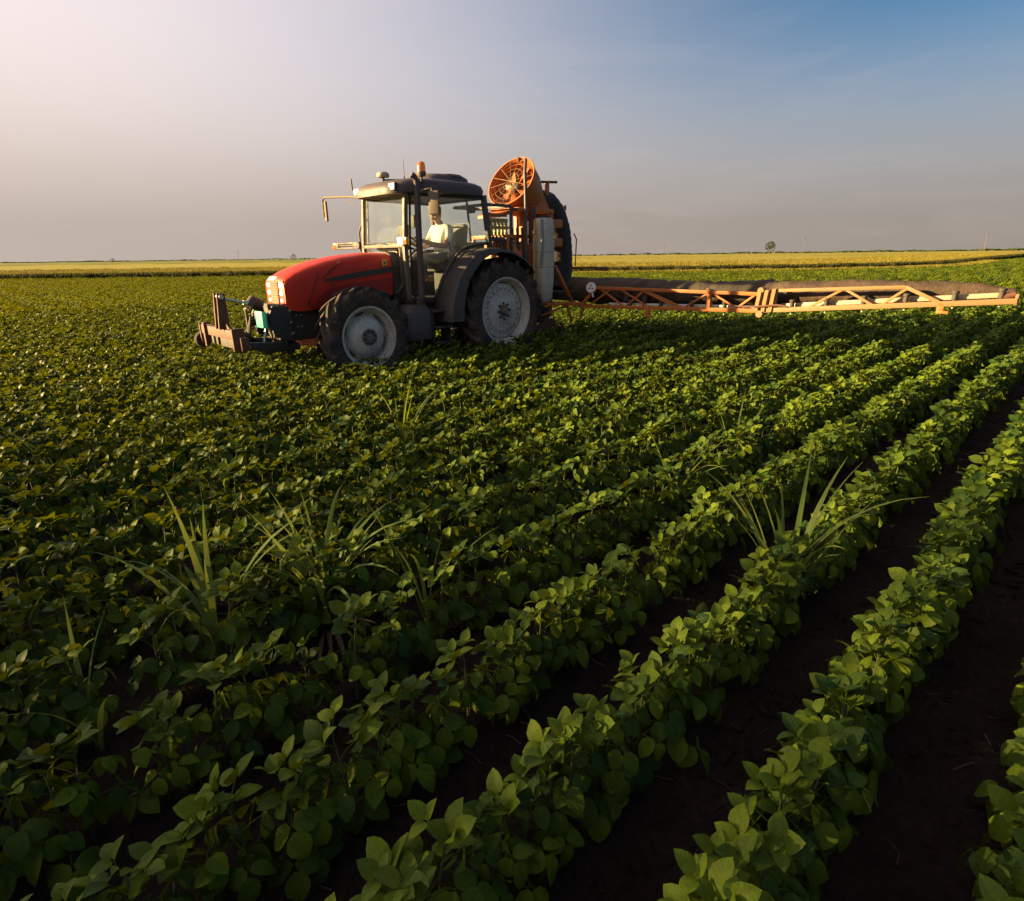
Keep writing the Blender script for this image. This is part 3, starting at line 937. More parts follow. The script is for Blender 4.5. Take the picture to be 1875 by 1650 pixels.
# nose: grille, lamps, white highlight piece
b = MB().prism([(3.405, -0.105, 1.12), (3.405, 0.105, 1.12), (3.395, 0.12, 1.42), (3.395, -0.12, 1.42)], (0.022, 0, 0))
grl = b.build('grille', 'grille', T)
for k in range(9):
    MB().box((3.427, 0, 1.15 + k * 0.031), (0.010, 0.20, 0.008), 0.002).build('grille_bar', 'trim', grl)
for s in (-1, 1):
    MB().prism([(3.398, s * 0.115, 1.10), (3.398, s * 0.255, 1.11), (3.392, s * 0.27, 1.425), (3.392, s * 0.128, 1.425)][::s], (0.016, 0, 0)).build('headlamp_surround', 'red', T)
    for zz, rr in ((1.372, 0.030), (1.272, 0.034), (1.175, 0.022)):
        MB().lathe([(0.001, 0.022), (rr * 0.7, 0.018), (rr, 0.008), (rr * 1.05, -0.01)], (3.408, s * 0.19, zz), (1, 0, 0.05), 16).build('headlamp', 'lamp', T)
MB().loft([[(3.405, -0.20, 1.425), (3.405, 0.04, 1.425), (3.36, 0.05, 1.462), (3.36, -0.21, 1.462)], [(3.425, -0.19, 1.43), (3.425, 0.03, 1.43), (3.375, 0.04, 1.478), (3.375, -0.20, 1.478)]]).build('nose_highlight', 'white', T)  # white sliver modelled in place of the bright highlight on the nose

# front linkage and bracket
for s in (-1, 1):
    MB().prism([(3.36, s * 0.26, 0.66), (3.62, s * 0.26, 0.72), (3.66, s * 0.26, 1.00), (3.60, s * 0.26, 1.12), (3.36, s * 0.26, 1.10)], (0, s * 0.035, 0)).build('linkage_bracket', 'black', T)
    MB().beam((3.45, s * 0.26, 0.60), (4.08, s * 0.40, 0.66), 0.06, 0.10, 0.012).build('lower_link', 'black', T)
    b = MB().lathe([(0.05, 0), (0.06, 0.02), (0.06, 0.06), (0.03, 0.08)], (4.05, s * 0.40 - 0.04, 0.66), (0, 1, 0), 14)
    b.build('link_hook', 'iron', T)
    MB().tube([(3.62, s * 0.20, 1.02), (3.70, s * 0.24, 0.84)], 0.035, 10).build('lift_cylinder', 'black', T)
    MB().tube([(3.70, s * 0.24, 0.84), (3.77, s * 0.28, 0.66)], 0.017, 8).build('lift_rod', 'chrome', T)
for k in range(9):
    MB().lathe([(0.014, -0.004), (0.014, 0.010), (0.001, 0.012)], (3.40 - 0.06 * (k % 4) - 0.02, 0.296 - 0.08 * (k % 4 > 0), 0.75 + 0.075 * (k // 2)), (0, 1, 0), 6).build('bracket_bolt', 'alu', T)
MB().tube([(3.60, -0.05, 1.12), (3.72, -0.05, 1.16), (3.80, 0.0, 1.12)], [0.07, 0.09, 0.05], 12).build('top_link_bracket', 'iron', T)
MB().tube([(3.75, 0, 1.155), (3.85, 0, 1.17)], 0.028, 10).build('top_link_end', 'alu', T)
MB().tube([(3.80, 0, 1.16), (4.12, 0, 1.235)], 0.020, 10).build('top_link', 'alu', T)
pl = MB().box((3.735, 0.22, 0.955), (0.014, 0.34, 0.21), 0.004)
plate = pl.build('front_plate', 'teal', T)
plate['label'] = 'blank turquoise plate on the nose'
MB().box((3.738, 0.045, 1.00), (0.018, 0.022, 0.10), 0.003).build('plate_edge', 'blue', plate)
for k in range(5):
    MB().tube([(3.50, -0.10 - 0.05 * k, 1.0 - 0.03 * k), (3.74, -0.14 - 0.05 * k, 0.96 - 0.05 * k), (3.80, -0.12 - 0.06 * k, 0.72), (3.62, -0.08 - 0.05 * k, 0.60)], 0.014, 7).build('hydraulic_hose', 'black', T)
b = MB().tube([(3.74, -0.26, 0.58), (3.74, -0.26, 1.08)], 0.02, 8).tube([(3.74, -0.30, 1.06), (3.74, -0.10, 1.10)], 0.018, 8)
b.build('coupling_post', 'trim', T)
MB().box((3.50, 0, 0.56), (0.5, 0.42, 0.10), 0.03).build('linkage_base', 'iron', T)
MB().prism([(2.95, 0.30, 0.46), (3.30, 0.34, 0.40), (3.34, 0.36, 0.44), (3.0, 0.32, 0.56)], (0, 0.02, 0)).build('axle_guard', 'trim', T)

# cab ----------------------------------------------------------------
FW, RW = 0.56, 0.69                 # half width of the cab at the front and the rear
def cw(x):
    return FW + (RW - FW) * (1.62 - x) / 1.5
roof = MB().loft([
    super_ring(0.93, 0, 0.80, 0.70, 2.570, 40, 4.5), super_ring(0.93, 0, 0.835, 0.745, 2.585, 40, 4.5), super_ring(0.925, 0, 0.845, 0.755, 2.66, 40, 4.5),
    super_ring(0.91, 0, 0.82, 0.73, 2.725, 40, 4.2), super_ring(0.90, 0, 0.74, 0.66, 2.765, 40, 4.0), super_ring(0.88, 0, 0.50, 0.45, 2.80, 40, 3.5), super_ring(0.88, 0, 0.2, 0.2, 2.81, 40, 3)])
# the roof brow slopes down towards the windscreen
roof.v = [(x + (0.06 if x > 1.4 else 0), y * (1 - 0.16 * max(0.0, (x - 0.9) / 0.85)), z - (0.03 * max(0, x - 1.35) / 0.35)) for x, y, z in roof.v]
rf = roof.build('cab_roof', 'roof', T, 50)
MB().loft([super_ring(0.60, 0, 0.46, 0.40, 2.775, 32, 3.5), super_ring(0.58, 0, 0.43, 0.37, 2.86, 32, 3.5), super_ring(0.56, 0, 0.36, 0.30, 2.905, 32, 3.2), super_ring(0.56, 0, 0.16, 0.12, 2.92, 32, 3)]).build('roof_hatch', 'roof', rf, 50)
MB().loft([super_ring(0.50, 0.27, 0.20, 0.10, 2.872, 20, 2.5), super_ring(0.50, 0.27, 0.15, 0.06, 2.912, 20, 2.5)]).build('roof_vent', 'black', rf, 50)
for s in (1, -1):
    MB().box((1.735, s * 0.47, 2.645), (0.07, 0.17, 0.105), 0.02).build('work_lamp_housing', 'black', rf)
    MB().box((1.772, s * 0.475, 2.645), (0.012, 0.115, 0.075), 0.01).build('work_lamp', 'lamp', rf)

def strip(pts, w, mat, name, parent=T, h=None):
    b = MB()
    for a, c in zip(pts[:-1], pts[1:]):
        b.beam(a, c, w, h or w, 0.008)
    return b.build(name, mat, parent)
for s in (1, -1):
    strip([(1.64, s * FW, 1.10), (1.665, s * FW, 1.85), (1.60, s * FW, 2.60)], 0.055, 'trim', 'front_pillar', h=0.065)
    strip([(0.12, s * RW, 1.80), (0.24, s * RW, 2.60)], 0.07, 'roof', 'rear_pillar', h=0.075)
    strip([(0.22, s * 0.675, 2.555), (1.56, s * FW, 2.555)], 0.045, 'black', 'door_top_rail')
    fr = [(1.60, 1.10), (1.22, 1.09), (1.12, 1.22), (0.95, 1.50), (0.78, 1.72), (0.60, 1.84), (0.16, 1.90)]
    strip([(x, s * (cw(x) + 0.004), z) for x, z in fr], 0.035, 'black', 'door_frame')
    strip([(1.565, s * (FW + 0.012), 1.12), (1.585, s * (FW + 0.012), 1.85), (1.535, s * (FW + 0.012), 2.54)], 0.028, 'black', 'door_edge')
    gp = [(1.56, 1.12), (1.24, 1.11), (1.13, 1.25), (0.97, 1.53), (0.80, 1.74), (0.61, 1.86), (0.19, 1.92), (0.26, 2.545), (1.53, 2.545), (1.575, 1.85)]
    me = MB().prism([(x, s * cw(x), z) for x, z in gp], (0, s * 0.005, 0))
    me.build('door_window', 'glass', T, 0)
# bottom sills and front
strip([(1.665, -FW, 1.86), (1.665, FW, 1.86)], 0.045, 'trim', 'windscreen_sill')
strip([(1.60, -FW, 2.56), (1.60, FW, 2.56)], 0.04, 'trim', 'windscreen_header')
MB().loft([[(1.672 + 0.03 * (1 - (y / FW) ** 2), y, 1.88) for y in np.linspace(-FW + .02, FW - .02, 9)] + [(1.666 + 0.03 * (1 - (y / FW) ** 2), y, 1.88) for y in np.linspace(FW - .02, -FW + .02, 9)],
           [(1.610 + 0.03 * (1 - (y / FW) ** 2), y, 2.55) for y in np.linspace(-FW + .02, FW - .02, 9)] + [(1.604 + 0.03 * (1 - (y / FW) ** 2), y, 2.55) for y in np.linspace(FW - .02, -FW + .02, 9)]]).build('windscreen', 'screen', T, 60)
for s in (1, -1):
    MB().prism([(1.655, s * 0.42, 1.20), (1.655, s * 0.535, 1.20), (1.668, s * 0.535, 1.84), (1.668, s * 0.42, 1.84)], (0.005, 0, 0)).build('lower_front_window', 'glass', T, 0)
    strip([(1.655, s * 0.415, 1.12), (1.665, s * 0.415, 1.85)], 0.02, 'trim', 'lower_front_frame')
strip([(0.13, -RW, 1.90), (0.13, RW, 1.90)], 0.05, 'black', 'rear_window_sill')
strip([(0.24, -RW, 2.56), (0.24, RW, 2.56)], 0.05, 'black', 'rear_window_header')
MB().prism([(0.135, -RW + .04, 1.93), (0.135, RW - .04, 1.93), (0.235, RW - .04, 2.54), (0.235, -RW + .04, 2.54)], (0.005, 0, 0)).build('rear_window', 'glass', T, 0)
strip([(0.17, 0.28, 1.93), (0.235, 0.28, 2.54)], 0.03, 'trim', 'rear_window_bar')
MB().box((0.90, 0, 1.055), (1.45, 1.12, 0.06), 0.02).build('cab_floor', 'black', T)
MB().prism([(0.12, -0.55, 1.06), (0.12, 0.55, 1.06), (0.12, 0.55, 1.88), (0.12, -0.55, 1.88)], (0.03, 0, 0)).build('cab_rear_wall', 'seat', T)
for s in (1, -1):
    MB().prism([(0.13, s * 0.50, 1.08), (1.10, s * 0.50, 1.08), (0.92, s * 0.50, 1.45), (0.60, s * 0.50, 1.78), (0.13, s * 0.50, 1.86)], (0, s * 0.03, 0)).build('wheel_arch_lining', 'seat', T)
# interior
b = MB().loft([super_ring(0.50, 0, 0.26, 0.25, 1.48, 24, 4), super_ring(0.50, 0, 0.28, 0.27, 1.54, 24, 4), super_ring(0.50, 0, 0.26, 0.25, 1.60, 24, 4)])
b.box((0.50, 0, 1.30), (0.30, 0.30, 0.36), 0.03)
seat = b.build('seat', 'seat', T, 50)
MB().box((0.26, 0, 1.90), (0.12, 0.46, 0.62), 0.05, Matrix.Rotation(R(-8), 3, 'Y')).build('seat_back', 'black', seat)
b = MB().box((1.45, 0, 1.45), (0.22, 0.36, 0.80), 0.06)
b.box((1.50, 0, 1.86), (0.24, 0.62, 0.12), 0.05)
dash = b.build('dashboard', 'trim', T)
b = MB()
b.lathe([(0.185 + 0.016 * math.cos(a), 0.016 * math.sin(a)) for a in np.linspace(0, 2 * math.pi, 9)[:-1]], (1.20, 0, 1.93), (-0.62, 0, 0.78), 28, closed=True)
for a in (0.5, 2.6, 4.7):
    b.tube([(1.20, 0, 1.93), (1.20 + 0.145 * math.cos(a), 0.185 * math.sin(a), 1.93 + 0.115 * math.cos(a))], 0.012, 6)
b.tube([(1.22, 0, 1.92), (1.40, 0, 1.70)], 0.03, 8)
b.build('steering_wheel', 'black', T)
MB().box((1.42, 0.20, 2.06), (0.05, 0.26, 0.20), 0.015).build('monitor', 'black', T)
MB().tube([(1.44, 0.20, 1.95), (1.50, 0.2, 1.85)], 0.015, 8).build('monitor_stalk', 'black', T)
MB().box((1.40, 0.42, 2.20), (0.04, 0.10, 0.18), 0.015).build('control_box', 'black', T)
MB().box((0.45, 0.36, 1.66), (0.50, 0.14, 0.22), 0.03).build('side_console', 'seat', T)
for q, (x, y) in enumerate(((0.66, 0.36), (0.56, 0.39))):
    MB().tube([(x, y, 1.75), (x + 0.04, y, 1.92)], [0.010, 0.018], 8).build('control_lever', 'rust', T)
MB().box((0.40, -0.30, 2.43), (0.05, 0.20, 0.13), 0.03).build('interior_mirror', 'black', T)
MB().tube([(0.40, -0.30, 2.50), (0.40, -0.30, 2.58)], 0.012, 6).build('interior_mirror_stem', 'black', T)
MB().box((0.34, 0.52, 2.40), (0.06, 0.14, 0.11), 0.025).build('rear_lamp', 'black', T)
MB().tube([(1.64, 0.02, 1.90), (1.69, -0.15, 1.905), (1.70, -0.42, 1.90)], 0.010, 6).build('wiper', 'black', T)

# fenders
for s in (1, -1):
    outer = [(1.20, 0.76), (1.19, 0.95), (1.13, 1.18), (1.02, 1.40), (0.86, 1.60), (0.66, 1.755), (0.42, 1.825), (0.16, 1.825), (-0.12, 1.775), (-0.36, 1.67), (-0.56, 1.52), (-0.62, 1.43)]
    inner = [(0.96, 0.76), (0.955, 0.95), (0.92, 1.15), (0.84, 1.34), (0.72, 1.50), (0.55, 1.65), (0.36, 1.735), (0.14, 1.765), (-0.11, 1.735), (-0.345, 1.645), (-0.545, 1.505), (-0.61, 1.42)]
    b = MB()
    secs = []
    for (x0, z0), (x1, z1) in zip(outer, inner):
        dx, dz = x1 - x0, z1 - z0
        secs.append([(x0, s * 0.54, z0), (x0, s * 0.93, z0), (x0 + dx * 0.12, s * 0.985, z0 + dz * 0.12), (x1, s * 1.0, z1), (x1, s * 0.982, z1), (x0 + dx * 0.2, s * 0.955, z0 + dz * 0.2 - 0.008), (x0 + dx * 0.08 - 0.01, s * 0.92, z0 + dz * 0.08 - 0.02), (x0 - 0.015, s * 0.54, z0 - 0.02)])
    b.loft(secs).build('mudguard', 'fender', T, 40)
MB().box((0.83, 1.0, 1.40), (0.07, 0.012, 0.05), 0.004, Matrix.Rotation(R(50), 3, 'Y')).build('side_reflector', 'rust', T)
MB().prism([(1.20, 0.60, 1.16), (1.17, 0.60, 1.13), (1.14, 0.60, 1.16), (1.15, 0.605, 1.21), (1.17, 0.605, 1.25), (1.19, 0.605, 1.21)], (0, 0.012, 0)).build('door_sticker', 'green', T)
b = MB().tube([(1.44, 0.62, 1.55), (1.44, 0.665, 1.53), (1.44, 0.665, 1.33), (1.44, 0.62, 1.31)], 0.014, 8)
b.box((1.46, 0.61, 1.56), (0.07, 0.05, 0.08), 0.015)
b.build('door_handle', 'black', T)

# steps, fuel tank
b = MB().loft([super_ring(1.63, 0.60, 0.24, 0.20, 0.53, 24, 5), super_ring(1.63, 0.60, 0.25, 0.21, 0.60, 24, 5), super_ring(1.63, 0.60, 0.24, 0.20, 0.93, 24, 5), super_ring(1.60, 0.57, 0.16, 0.14, 1.03, 24, 4)])
b.build('fuel_tank', 'fender', T, 50)
b = MB().loft([super_ring(1.63, -0.60, 0.24, 0.20, 0.53, 24, 5), super_ring(1.63, -0.60, 0.24, 0.20, 0.93, 24, 5), super_ring(1.60, -0.57, 0.16, 0.14, 1.03, 24, 4)])
b.build('battery_box', 'fender', T, 50)
for z in (0.44, 0.68, 0.92):
    MB().box((1.20, 0.70, z), (0.34, 0.22, 0.035), 0.008).build('step', 'black', T)
for x in (1.36, 1.04):
    MB().box((x, 0.62, 0.70), (0.03, 0.24, 0.52), 0.006).build('step_side', 'black', T)

# exhaust, beacon, aerials, mirrors, lamps
px = [(1.50, 0.67, 1.12), (1.495, 0.67, 1.5), (1.475, 0.67, 2.62), (1.47, 0.665, 2.72), (1.50, 0.66, 2.775), (1.545, 0.65, 2.80)]
MB().tube(px, [0.045, 0.048, 0.045, 0.042, 0.042, 0.044], 16).build('exhaust_pipe', 'roof', T, 60)
MB().tube([(1.50, 0.60, 0.95), (1.50, 0.67, 1.14)], [0.07, 0.062], 12).build('exhaust_elbow', 'iron', T)
b = MB().tube([(1.40, 0.62, 2.58), (1.385, 0.66, 2.70), (1.37, 0.66, 2.80)], 0.016, 8)
b.build('beacon_post', 'black', T)
b = MB().lathe([(0.001, 0.16), (0.03, 0.158), (0.05, 0.145), (0.058, 0.10), (0.06, 0.03)], (1.37, 0.66, 2.815), (0, 0, 1), 20)
bea = b.build('beacon', 'amber', T, 60)
MB().lathe([(0.064, 0.03), (0.066, 0.0), (0.05, -0.03), (0.02, -0.035)], (1.37, 0.66, 2.815), (0, 0, 1), 20).build('beacon_base', 'trim', bea)
b = MB().lathe([(0.001, 0.075), (0.06, 0.072), (0.088, 0.055), (0.095, 0.02), (0.085, 0.0), (0.001, 0.0)], (1.50, -0.13, 2.835), (0, 0, 1), 24)
dome = b.build('receiver_dome', 'cream', T, 50)
MB().tube([(1.50, -0.13, 2.76), (1.50, -0.13, 2.84)], 0.02, 8).tube([(1.50, -0.13, 2.80), (1.2, 0.0, 2.815)], 0.012, 6).build('dome_mount', 'black', dome)
MB().tube([(1.28, 0.10, 2.78), (1.28, 0.10, 2.85), (1.28, 0.10, 3.10)], [0.012, 0.006, 0.003], 6).build('whip_aerial', 'black', T)
b = MB().tube([(1.68, -0.46, 2.57), (1.70, -0.9, 2.615), (1.70, -1.62, 2.655), (1.70, -1.70, 2.63), (1.70, -1.71, 2.36)], 0.016, 8)
b.tube([(1.69, -0.62, 2.47), (1.70, -1.05, 2.61)], 0.006, 6)
arm = b.build('mirror_arm', 'trim', T)
MB().box((1.695, -1.63, 2.44), (0.035, 0.16, 0.31), 0.014, Matrix.Rotation(R(-18), 3, 'Z')).build('mirror', 'trim', arm)
MB().tube([(1.70, -1.70, 2.44), (1.70, -1.64, 2.44)], 0.02, 6).build('mirror_clamp', 'black', arm)
b = MB().tube([(1.52, 0.57, 2.56), (1.42, 0.80, 2.60), (1.37, 0.87, 2.62), (1.355, 0.88, 2.44)], 0.013, 8)
arm2 = b.build('mirror_arm', 'trim', T)
MB().box((1.35, 0.89, 2.43), (0.05, 0.16, 0.31), 0.025, Matrix.Rotation(R(28), 3, 'Z')).build('mirror', 'trim', arm2)
MB().box((1.326, 0.877, 2.43), (0.006, 0.135, 0.27), 0.01, Matrix.Rotation(R(28), 3, 'Z')).build('mirror_glass', 'mirror', arm2)
b = MB().tube([(1.66, -0.62, 1.88), (1.70, -0.80, 1.885), (1.70, -1.30, 1.895)], 0.016, 8)
b.box((1.70, -1.02, 1.925), (0.05, 0.76, 0.030), 0.008).box((1.70, -1.02, 1.850), (0.05, 0.76, 0.030), 0.008).box((1.70, -0.72, 1.888), (0.05, 0.20, 0.08), 0.01).box((1.70, -1.34, 1.888), (0.05, 0.10, 0.08), 0.01)
arm3 = b.build('lamp_bracket', 'black', T)
MB().box((1.705, -1.42, 1.888), (0.06, 0.10, 0.105), 0.02).build('indicator_lamp', 'amber', arm3)
b = MB().beam((1.665, 0.56, 1.92), (1.69, 0.66, 1.92), 0.03, 0.09, 0.008)
arm4 = b.build('lamp_bracket', 'black', T)
MB().box((1.715, 0.655, 1.925), (0.05, 0.10, 0.10), 0.018).build('indicator_lamp', 'amber', arm4)
MB().box((1.735, 0.545, 1.925), (0.03, 0.10, 0.10), 0.018).build('side_lamp', 'lamp', arm4)
b = MB().tube([(1.60, -0.60, 1.55), (1.62, -0.74, 1.70), (1.62, -0.76, 2.08), (1.60, -0.66, 2.25), (1.60, -0.58, 2.28)], 0.014, 8)
b.build('grab_rail', 'trim', T)
MB().tube([(1.72, -0.56, 2.62), (1.76, -0.60, 2.68), (1.76, -0.62, 2.84)], 0.013, 8).build('roof_rod', 'trim', T)
# rear linkage hidden behind the wheel
for s in (1, -1):
    MB().beam((-0.30, s * 0.28, 0.62), (-1.05, s * 0.40, 0.60), 0.05, 0.08, 0.01).build('rear_lower_link', 'iron', T)
MB().beam((-0.45, 0, 1.10), (-1.0, 0, 1.18), 0.05, 0.05, 0.01).build('rear_top_link', 'iron', T)

# ------------------------------------------------------------------ front implement frame
F = empty('implement_frame', TR_O + (-U) * 4.12, H_RZ)
tag(F, 'rusty red hitch frame with upright post carried on the front of the tractor', 'frame')
MB().box((0.0, -0.24, 0.80), (0.10, 1.20, 0.12), 0.008).build('crossbar', 'rust', F)
MB().box((-0.03, -0.18, 0.675), (0.03, 0.98, 0.13), 0.008).build('lower_plate', 'iron', F)  # brown plate given a darker material to hold the shadow under the crossbar
for y in (-0.85, 0.37):
    MB().box((-0.01, y, 0.745), (0.15, 0.035, 0.28), 0.006).build('end_plate', 'rust', F)
MB().box((0.065, -0.62, 0.745), (0.04, 0.06, 0.32), 0.006).build('stand', 'rust', F)
for y in (-0.06, 0.06):
    MB().prism([(-0.04, y - 0.012, 0.86), (0.10, y - 0.012, 0.86), (0.06, y - 0.012, 1.30), (-0.03, y - 0.012, 1.30)], (0, 0.024, 0)).build('mast_plate', 'rust', F)
MB().tube([(0.02, -0.10, 1.26), (0.02, 0.10, 1.26)], 0.03, 10).build('top_pin', 'alu', F)
MB().prism([(0.0, -0.26, 0.868), (0.0, 0.24, 0.868), (0.0, 0.10, 0.95), (0.0, -0.12, 0.95)], (0.03, 0, 0)).build('mast_gusset', 'rust', F)
for y in (-0.93,):
    MB().lathe([(0.03, -0.04), (0.10, -0.04), (0.11, -0.02), (0.11, 0.02), (0.10, 0.04), (0.03, 0.04)], (0.02, y, 0.64), (0, 1, 0), 20).build('gauge_wheel', 'rubber', F)
for y in (-0.42, 0.42):
    MB().lathe([(0.03, -0.05), (0.045, -0.05), (0.045, 0.05), (0.03, 0.05)], (-0.06, y, 0.66), (0, 1, 0), 12).build('link_pin', 'alu', F)
    MB().box((-0.04, y + 0.07, 0.70), (0.10, 0.02, 0.16), 0.004).build('link_lug', 'rust', F)

# ------------------------------------------------------------------ driver
def build_driver():
    J = {  # joint: (x, y, z, radius x, radius y)
        'pel': (0.46, 0, 1.70, .125, .17), 'belly': (0.45, 0, 1.86, .125, .175), 'chest': (0.46, 0, 2.05, .125, .185), 'neckb': (0.49, 0, 2.19, .075, .08), 'neck': (0.52, 0, 2.235, .056, .058),
        'jaw': (0.555, 0, 2.27, .068, .066), 'head': (0.545, 0, 2.345, .092, .080), 'crown': (0.535, 0, 2.415, .07, .062),
        'nose': (0.655, 0, 2.325, .014, .014)}
    E_ = [('pel', 'belly'), ('belly', 'chest'), ('chest', 'neckb'), ('neckb', 'neck'), ('neck', 'jaw'), ('jaw', 'head'), ('head', 'crown'), ('head', 'nose')]
    for s, n in ((1, 'l'), (-1, 'r')):
        J['sh' + n] = (0.47, s * .20, 2.13, .072, .075)
        J['ua' + n] = (0.52, s * .25, 2.00, .058, .058)
        J['el' + n] = (0.60, s * .275, 1.86, .045, .045)
        J['fa' + n] = (0.80, s * .235, 1.885, .042, .042)
        J['wr' + n] = (1.00, s * .185, 1.945, .030, .032)
        J['pa' + n] = (1.07, s * .175, 1.975, .022, .040)
        E_ += [('chest', 'sh' + n), ('sh' + n, 'ua' + n), ('ua' + n, 'el' + n), ('el' + n, 'fa' + n), ('fa' + n, 'wr' + n), ('wr' + n, 'pa' + n)]
        for i, dy in enumerate((-.030, -.010, .010, .030)):
            J['f%d%s' % (i, n)] = (1.115, s * .175 + dy, 1.995, .0095, .0095)
            J['g%d%s' % (i, n)] = (1.135 - 0.004 * abs(i - 1), s * .175 + dy, 1.965, .0085, .0085)
            E_ += [('pa' + n, 'f%d%s' % (i, n)), ('f%d%s' % (i, n), 'g%d%s' % (i, n))]
        J['t' + n] = (1.055, s * .175 - s * .045, 1.945, .010, .010)
        E_ += [('pa' + n, 't' + n)]
        J['ea' + n] = (0.545, s * .092, 2.335, .018, .010)
        E_ += [('head', 'ea' + n)]
        J['hip' + n] = (0.50, s * .10, 1.69, .10, .10)
        J['kn' + n] = (0.95, s * .17, 1.66, .068, .068)
        J['cf' + n] = (1.02, s * .17, 1.42, .058, .058)
        J['an' + n] = (1.06, s * .17, 1.18, .042, .042)
        J['to' + n] = (1.22, s * .18, 1.125, .034, .042)
        E_ += [('pel', 'hip' + n), ('hip' + n, 'kn' + n), ('kn' + n, 'cf' + n), ('cf' + n, 'an' + n), ('an' + n, 'to' + n)]
    names = list(J)
    me = bpy.data.meshes.new('driver_skeleton')
    me.from_pydata([J[n][:3] for n in names], [(names.index(a), names.index(c)) for a, c in E_], [])
    o = bpy.data.objects.new('driver_skeleton', me)
    C.objects.link(o)
    md = o.modifiers.new('skin', 'SKIN')
    md.use_smooth_shade = True
    for i, n in enumerate(names):
        sv = me.skin_vertices[0].data[i]
        sv.radius = J[n][3:]
        sv.use_root = n == 'pel'
    sd = o.modifiers.new('sub', 'SUBSURF')
    sd.levels = sd.render_levels = 2
    dg = bpy.context.evaluated_depsgraph_get()
    body = bpy.data.meshes.new_from_object(o.evaluated_get(dg))
    bpy.data.objects.remove(o)
    body.materials.clear()
    for m in ('skin', 'shirt', 'trousers', 'hair'):
        body.materials.append(M[m])
    for p in body.polygons:
        x, y, z = p.center
        i = 0
        if z < 1.78 and (abs(y) < 0.30):
            i = 2
        elif 1.78 <= z < 2.20 and x < 0.70 and not (abs(y) > 0.19 and x > 0.575):
            i = 1
        elif z > 2.365 or (x < 0.50 and z > 2.27):
            i = 3
        if z < 1.15:
            i = 3
        p.material_index = i
    body.shade_smooth()
    body.name = 'person'
    P = empty('person', TR_O - U * 0.09, H_RZ)
    tag(P, 'driver in a white T-shirt seated at the wheel inside the tractor cab', 'person')
    put('body', body, P)
    for s in (1, -1):
        MB().lathe([(0.001, 0.010), (0.008, 0.008), (0.011, 0.0)], (0.628, s * 0.033, 2.352), (1, s * 0.3, 0), 10).build('eye', 'white', P)
    MB().tube([(0.632, -0.024, 2.278), (0.640, 0, 2.276), (0.632, 0.024, 2.278)], 0.006, 6).build('mouth', 'rust', P)
build_driver()

# ------------------------------------------------------------------ sprayer on the rear linkage
S = empty('field_sprayer', TR_O, H_RZ)
tag(S, 'orange air sprayer with round fan and long boom mounted behind the tractor', 'sprayer')
# tall grey tank at the near side
tk = []
for z, hx, hy in ((0.92, 0.13, 0.13), (0.98, 0.19, 0.18), (1.30, 0.215, 0.205), (1.485, 0.22, 0.21), (1.492, 0.208, 0.198), (1.508, 0.208, 0.198), (1.515, 0.22, 0.21), (1.735, 0.222, 0.212), (1.742, 0.208, 0.198), (1.758, 0.208, 0.198), (1.765, 0.222, 0.212), (2.10, 0.215, 0.205), (2.27, 0.20, 0.19), (2.31, 0.17, 0.16)):
    tk.append(super_ring(-1.10, 0.73, hx * 0.72, hy * 0.72, z, 28, 4.5))
tank = MB().loft(tk).build('rinse_tank', 'tank', S, 50)
MB().lathe([(0.09, 0.0), (0.10, 0.02), (0.10, 0.045), (0.001, 0.055)], (-1.10, 0.73, 2.305), (0, 0, 1), 20).build('tank_lid', 'black', tank)
MB().loft([super_ring(-1.05, -0.05, 0.42, 0.50, 0.86, 28, 4), super_ring(-1.05, -0.05, 0.48, 0.56, 1.0, 28, 4), super_ring(-1.05, -0.05, 0.48, 0.56, 1.78, 28, 4), super_ring(-1.05, -0.05, 0.40, 0.48, 1.90, 28, 4)]).build('main_tank', 'orange', S, 50)
# frame
b = MB()
for y in (0.42, -0.46):
    b.beam((-0.52, y, 0.60), (-0.52, y, 2.05), 0.06)
    b.beam((-1.62, y, 0.60), (-1.62, y, 2.42), 0.07)
    b.beam((-0.52, y, 0.84), (-1.62, y, 0.84), 0.06)
    b.beam((-0.52, y, 2.02), (-1.62, y, 2.02), 0.06)
for x in (-0.52, -1.62):
    b.beam((x, -0.46, 0.84), (x, 0.42, 0.84), 0.06)
    b.beam((x, -0.46, 2.02), (x, 0.42, 2.02), 0.06)
b.build('main_frame', 'orange', S)
MB().beam((-0.95, 0.36, 1.78), (-0.95, 0.36, 2.52), 0.085, 0.07).build('frame_post', 'orange', S)
MB().box((-1.20, 0.12, 2.455), (0.90, 0.72, 0.07), 0.01).build('fan_platform', 'orange', S)
MB().prism([(-0.72, 0.34, 2.40), (-0.72, -0.34, 2.40), (-0.50, -0.30, 2.33), (-0.50, 0.30, 2.33)], (0, 0, 0.05)).build('fan_platform_lip', 'orange', S)
for y in (0.36, -0.24):
    MB().prism([(-1.62, y, 2.49), (-1.12, y, 2.49), (-1.30, y, 2.80), (-1.46, y, 2.74)], (0, 0.03, 0)).build('fan_bracket', 'orange', S)
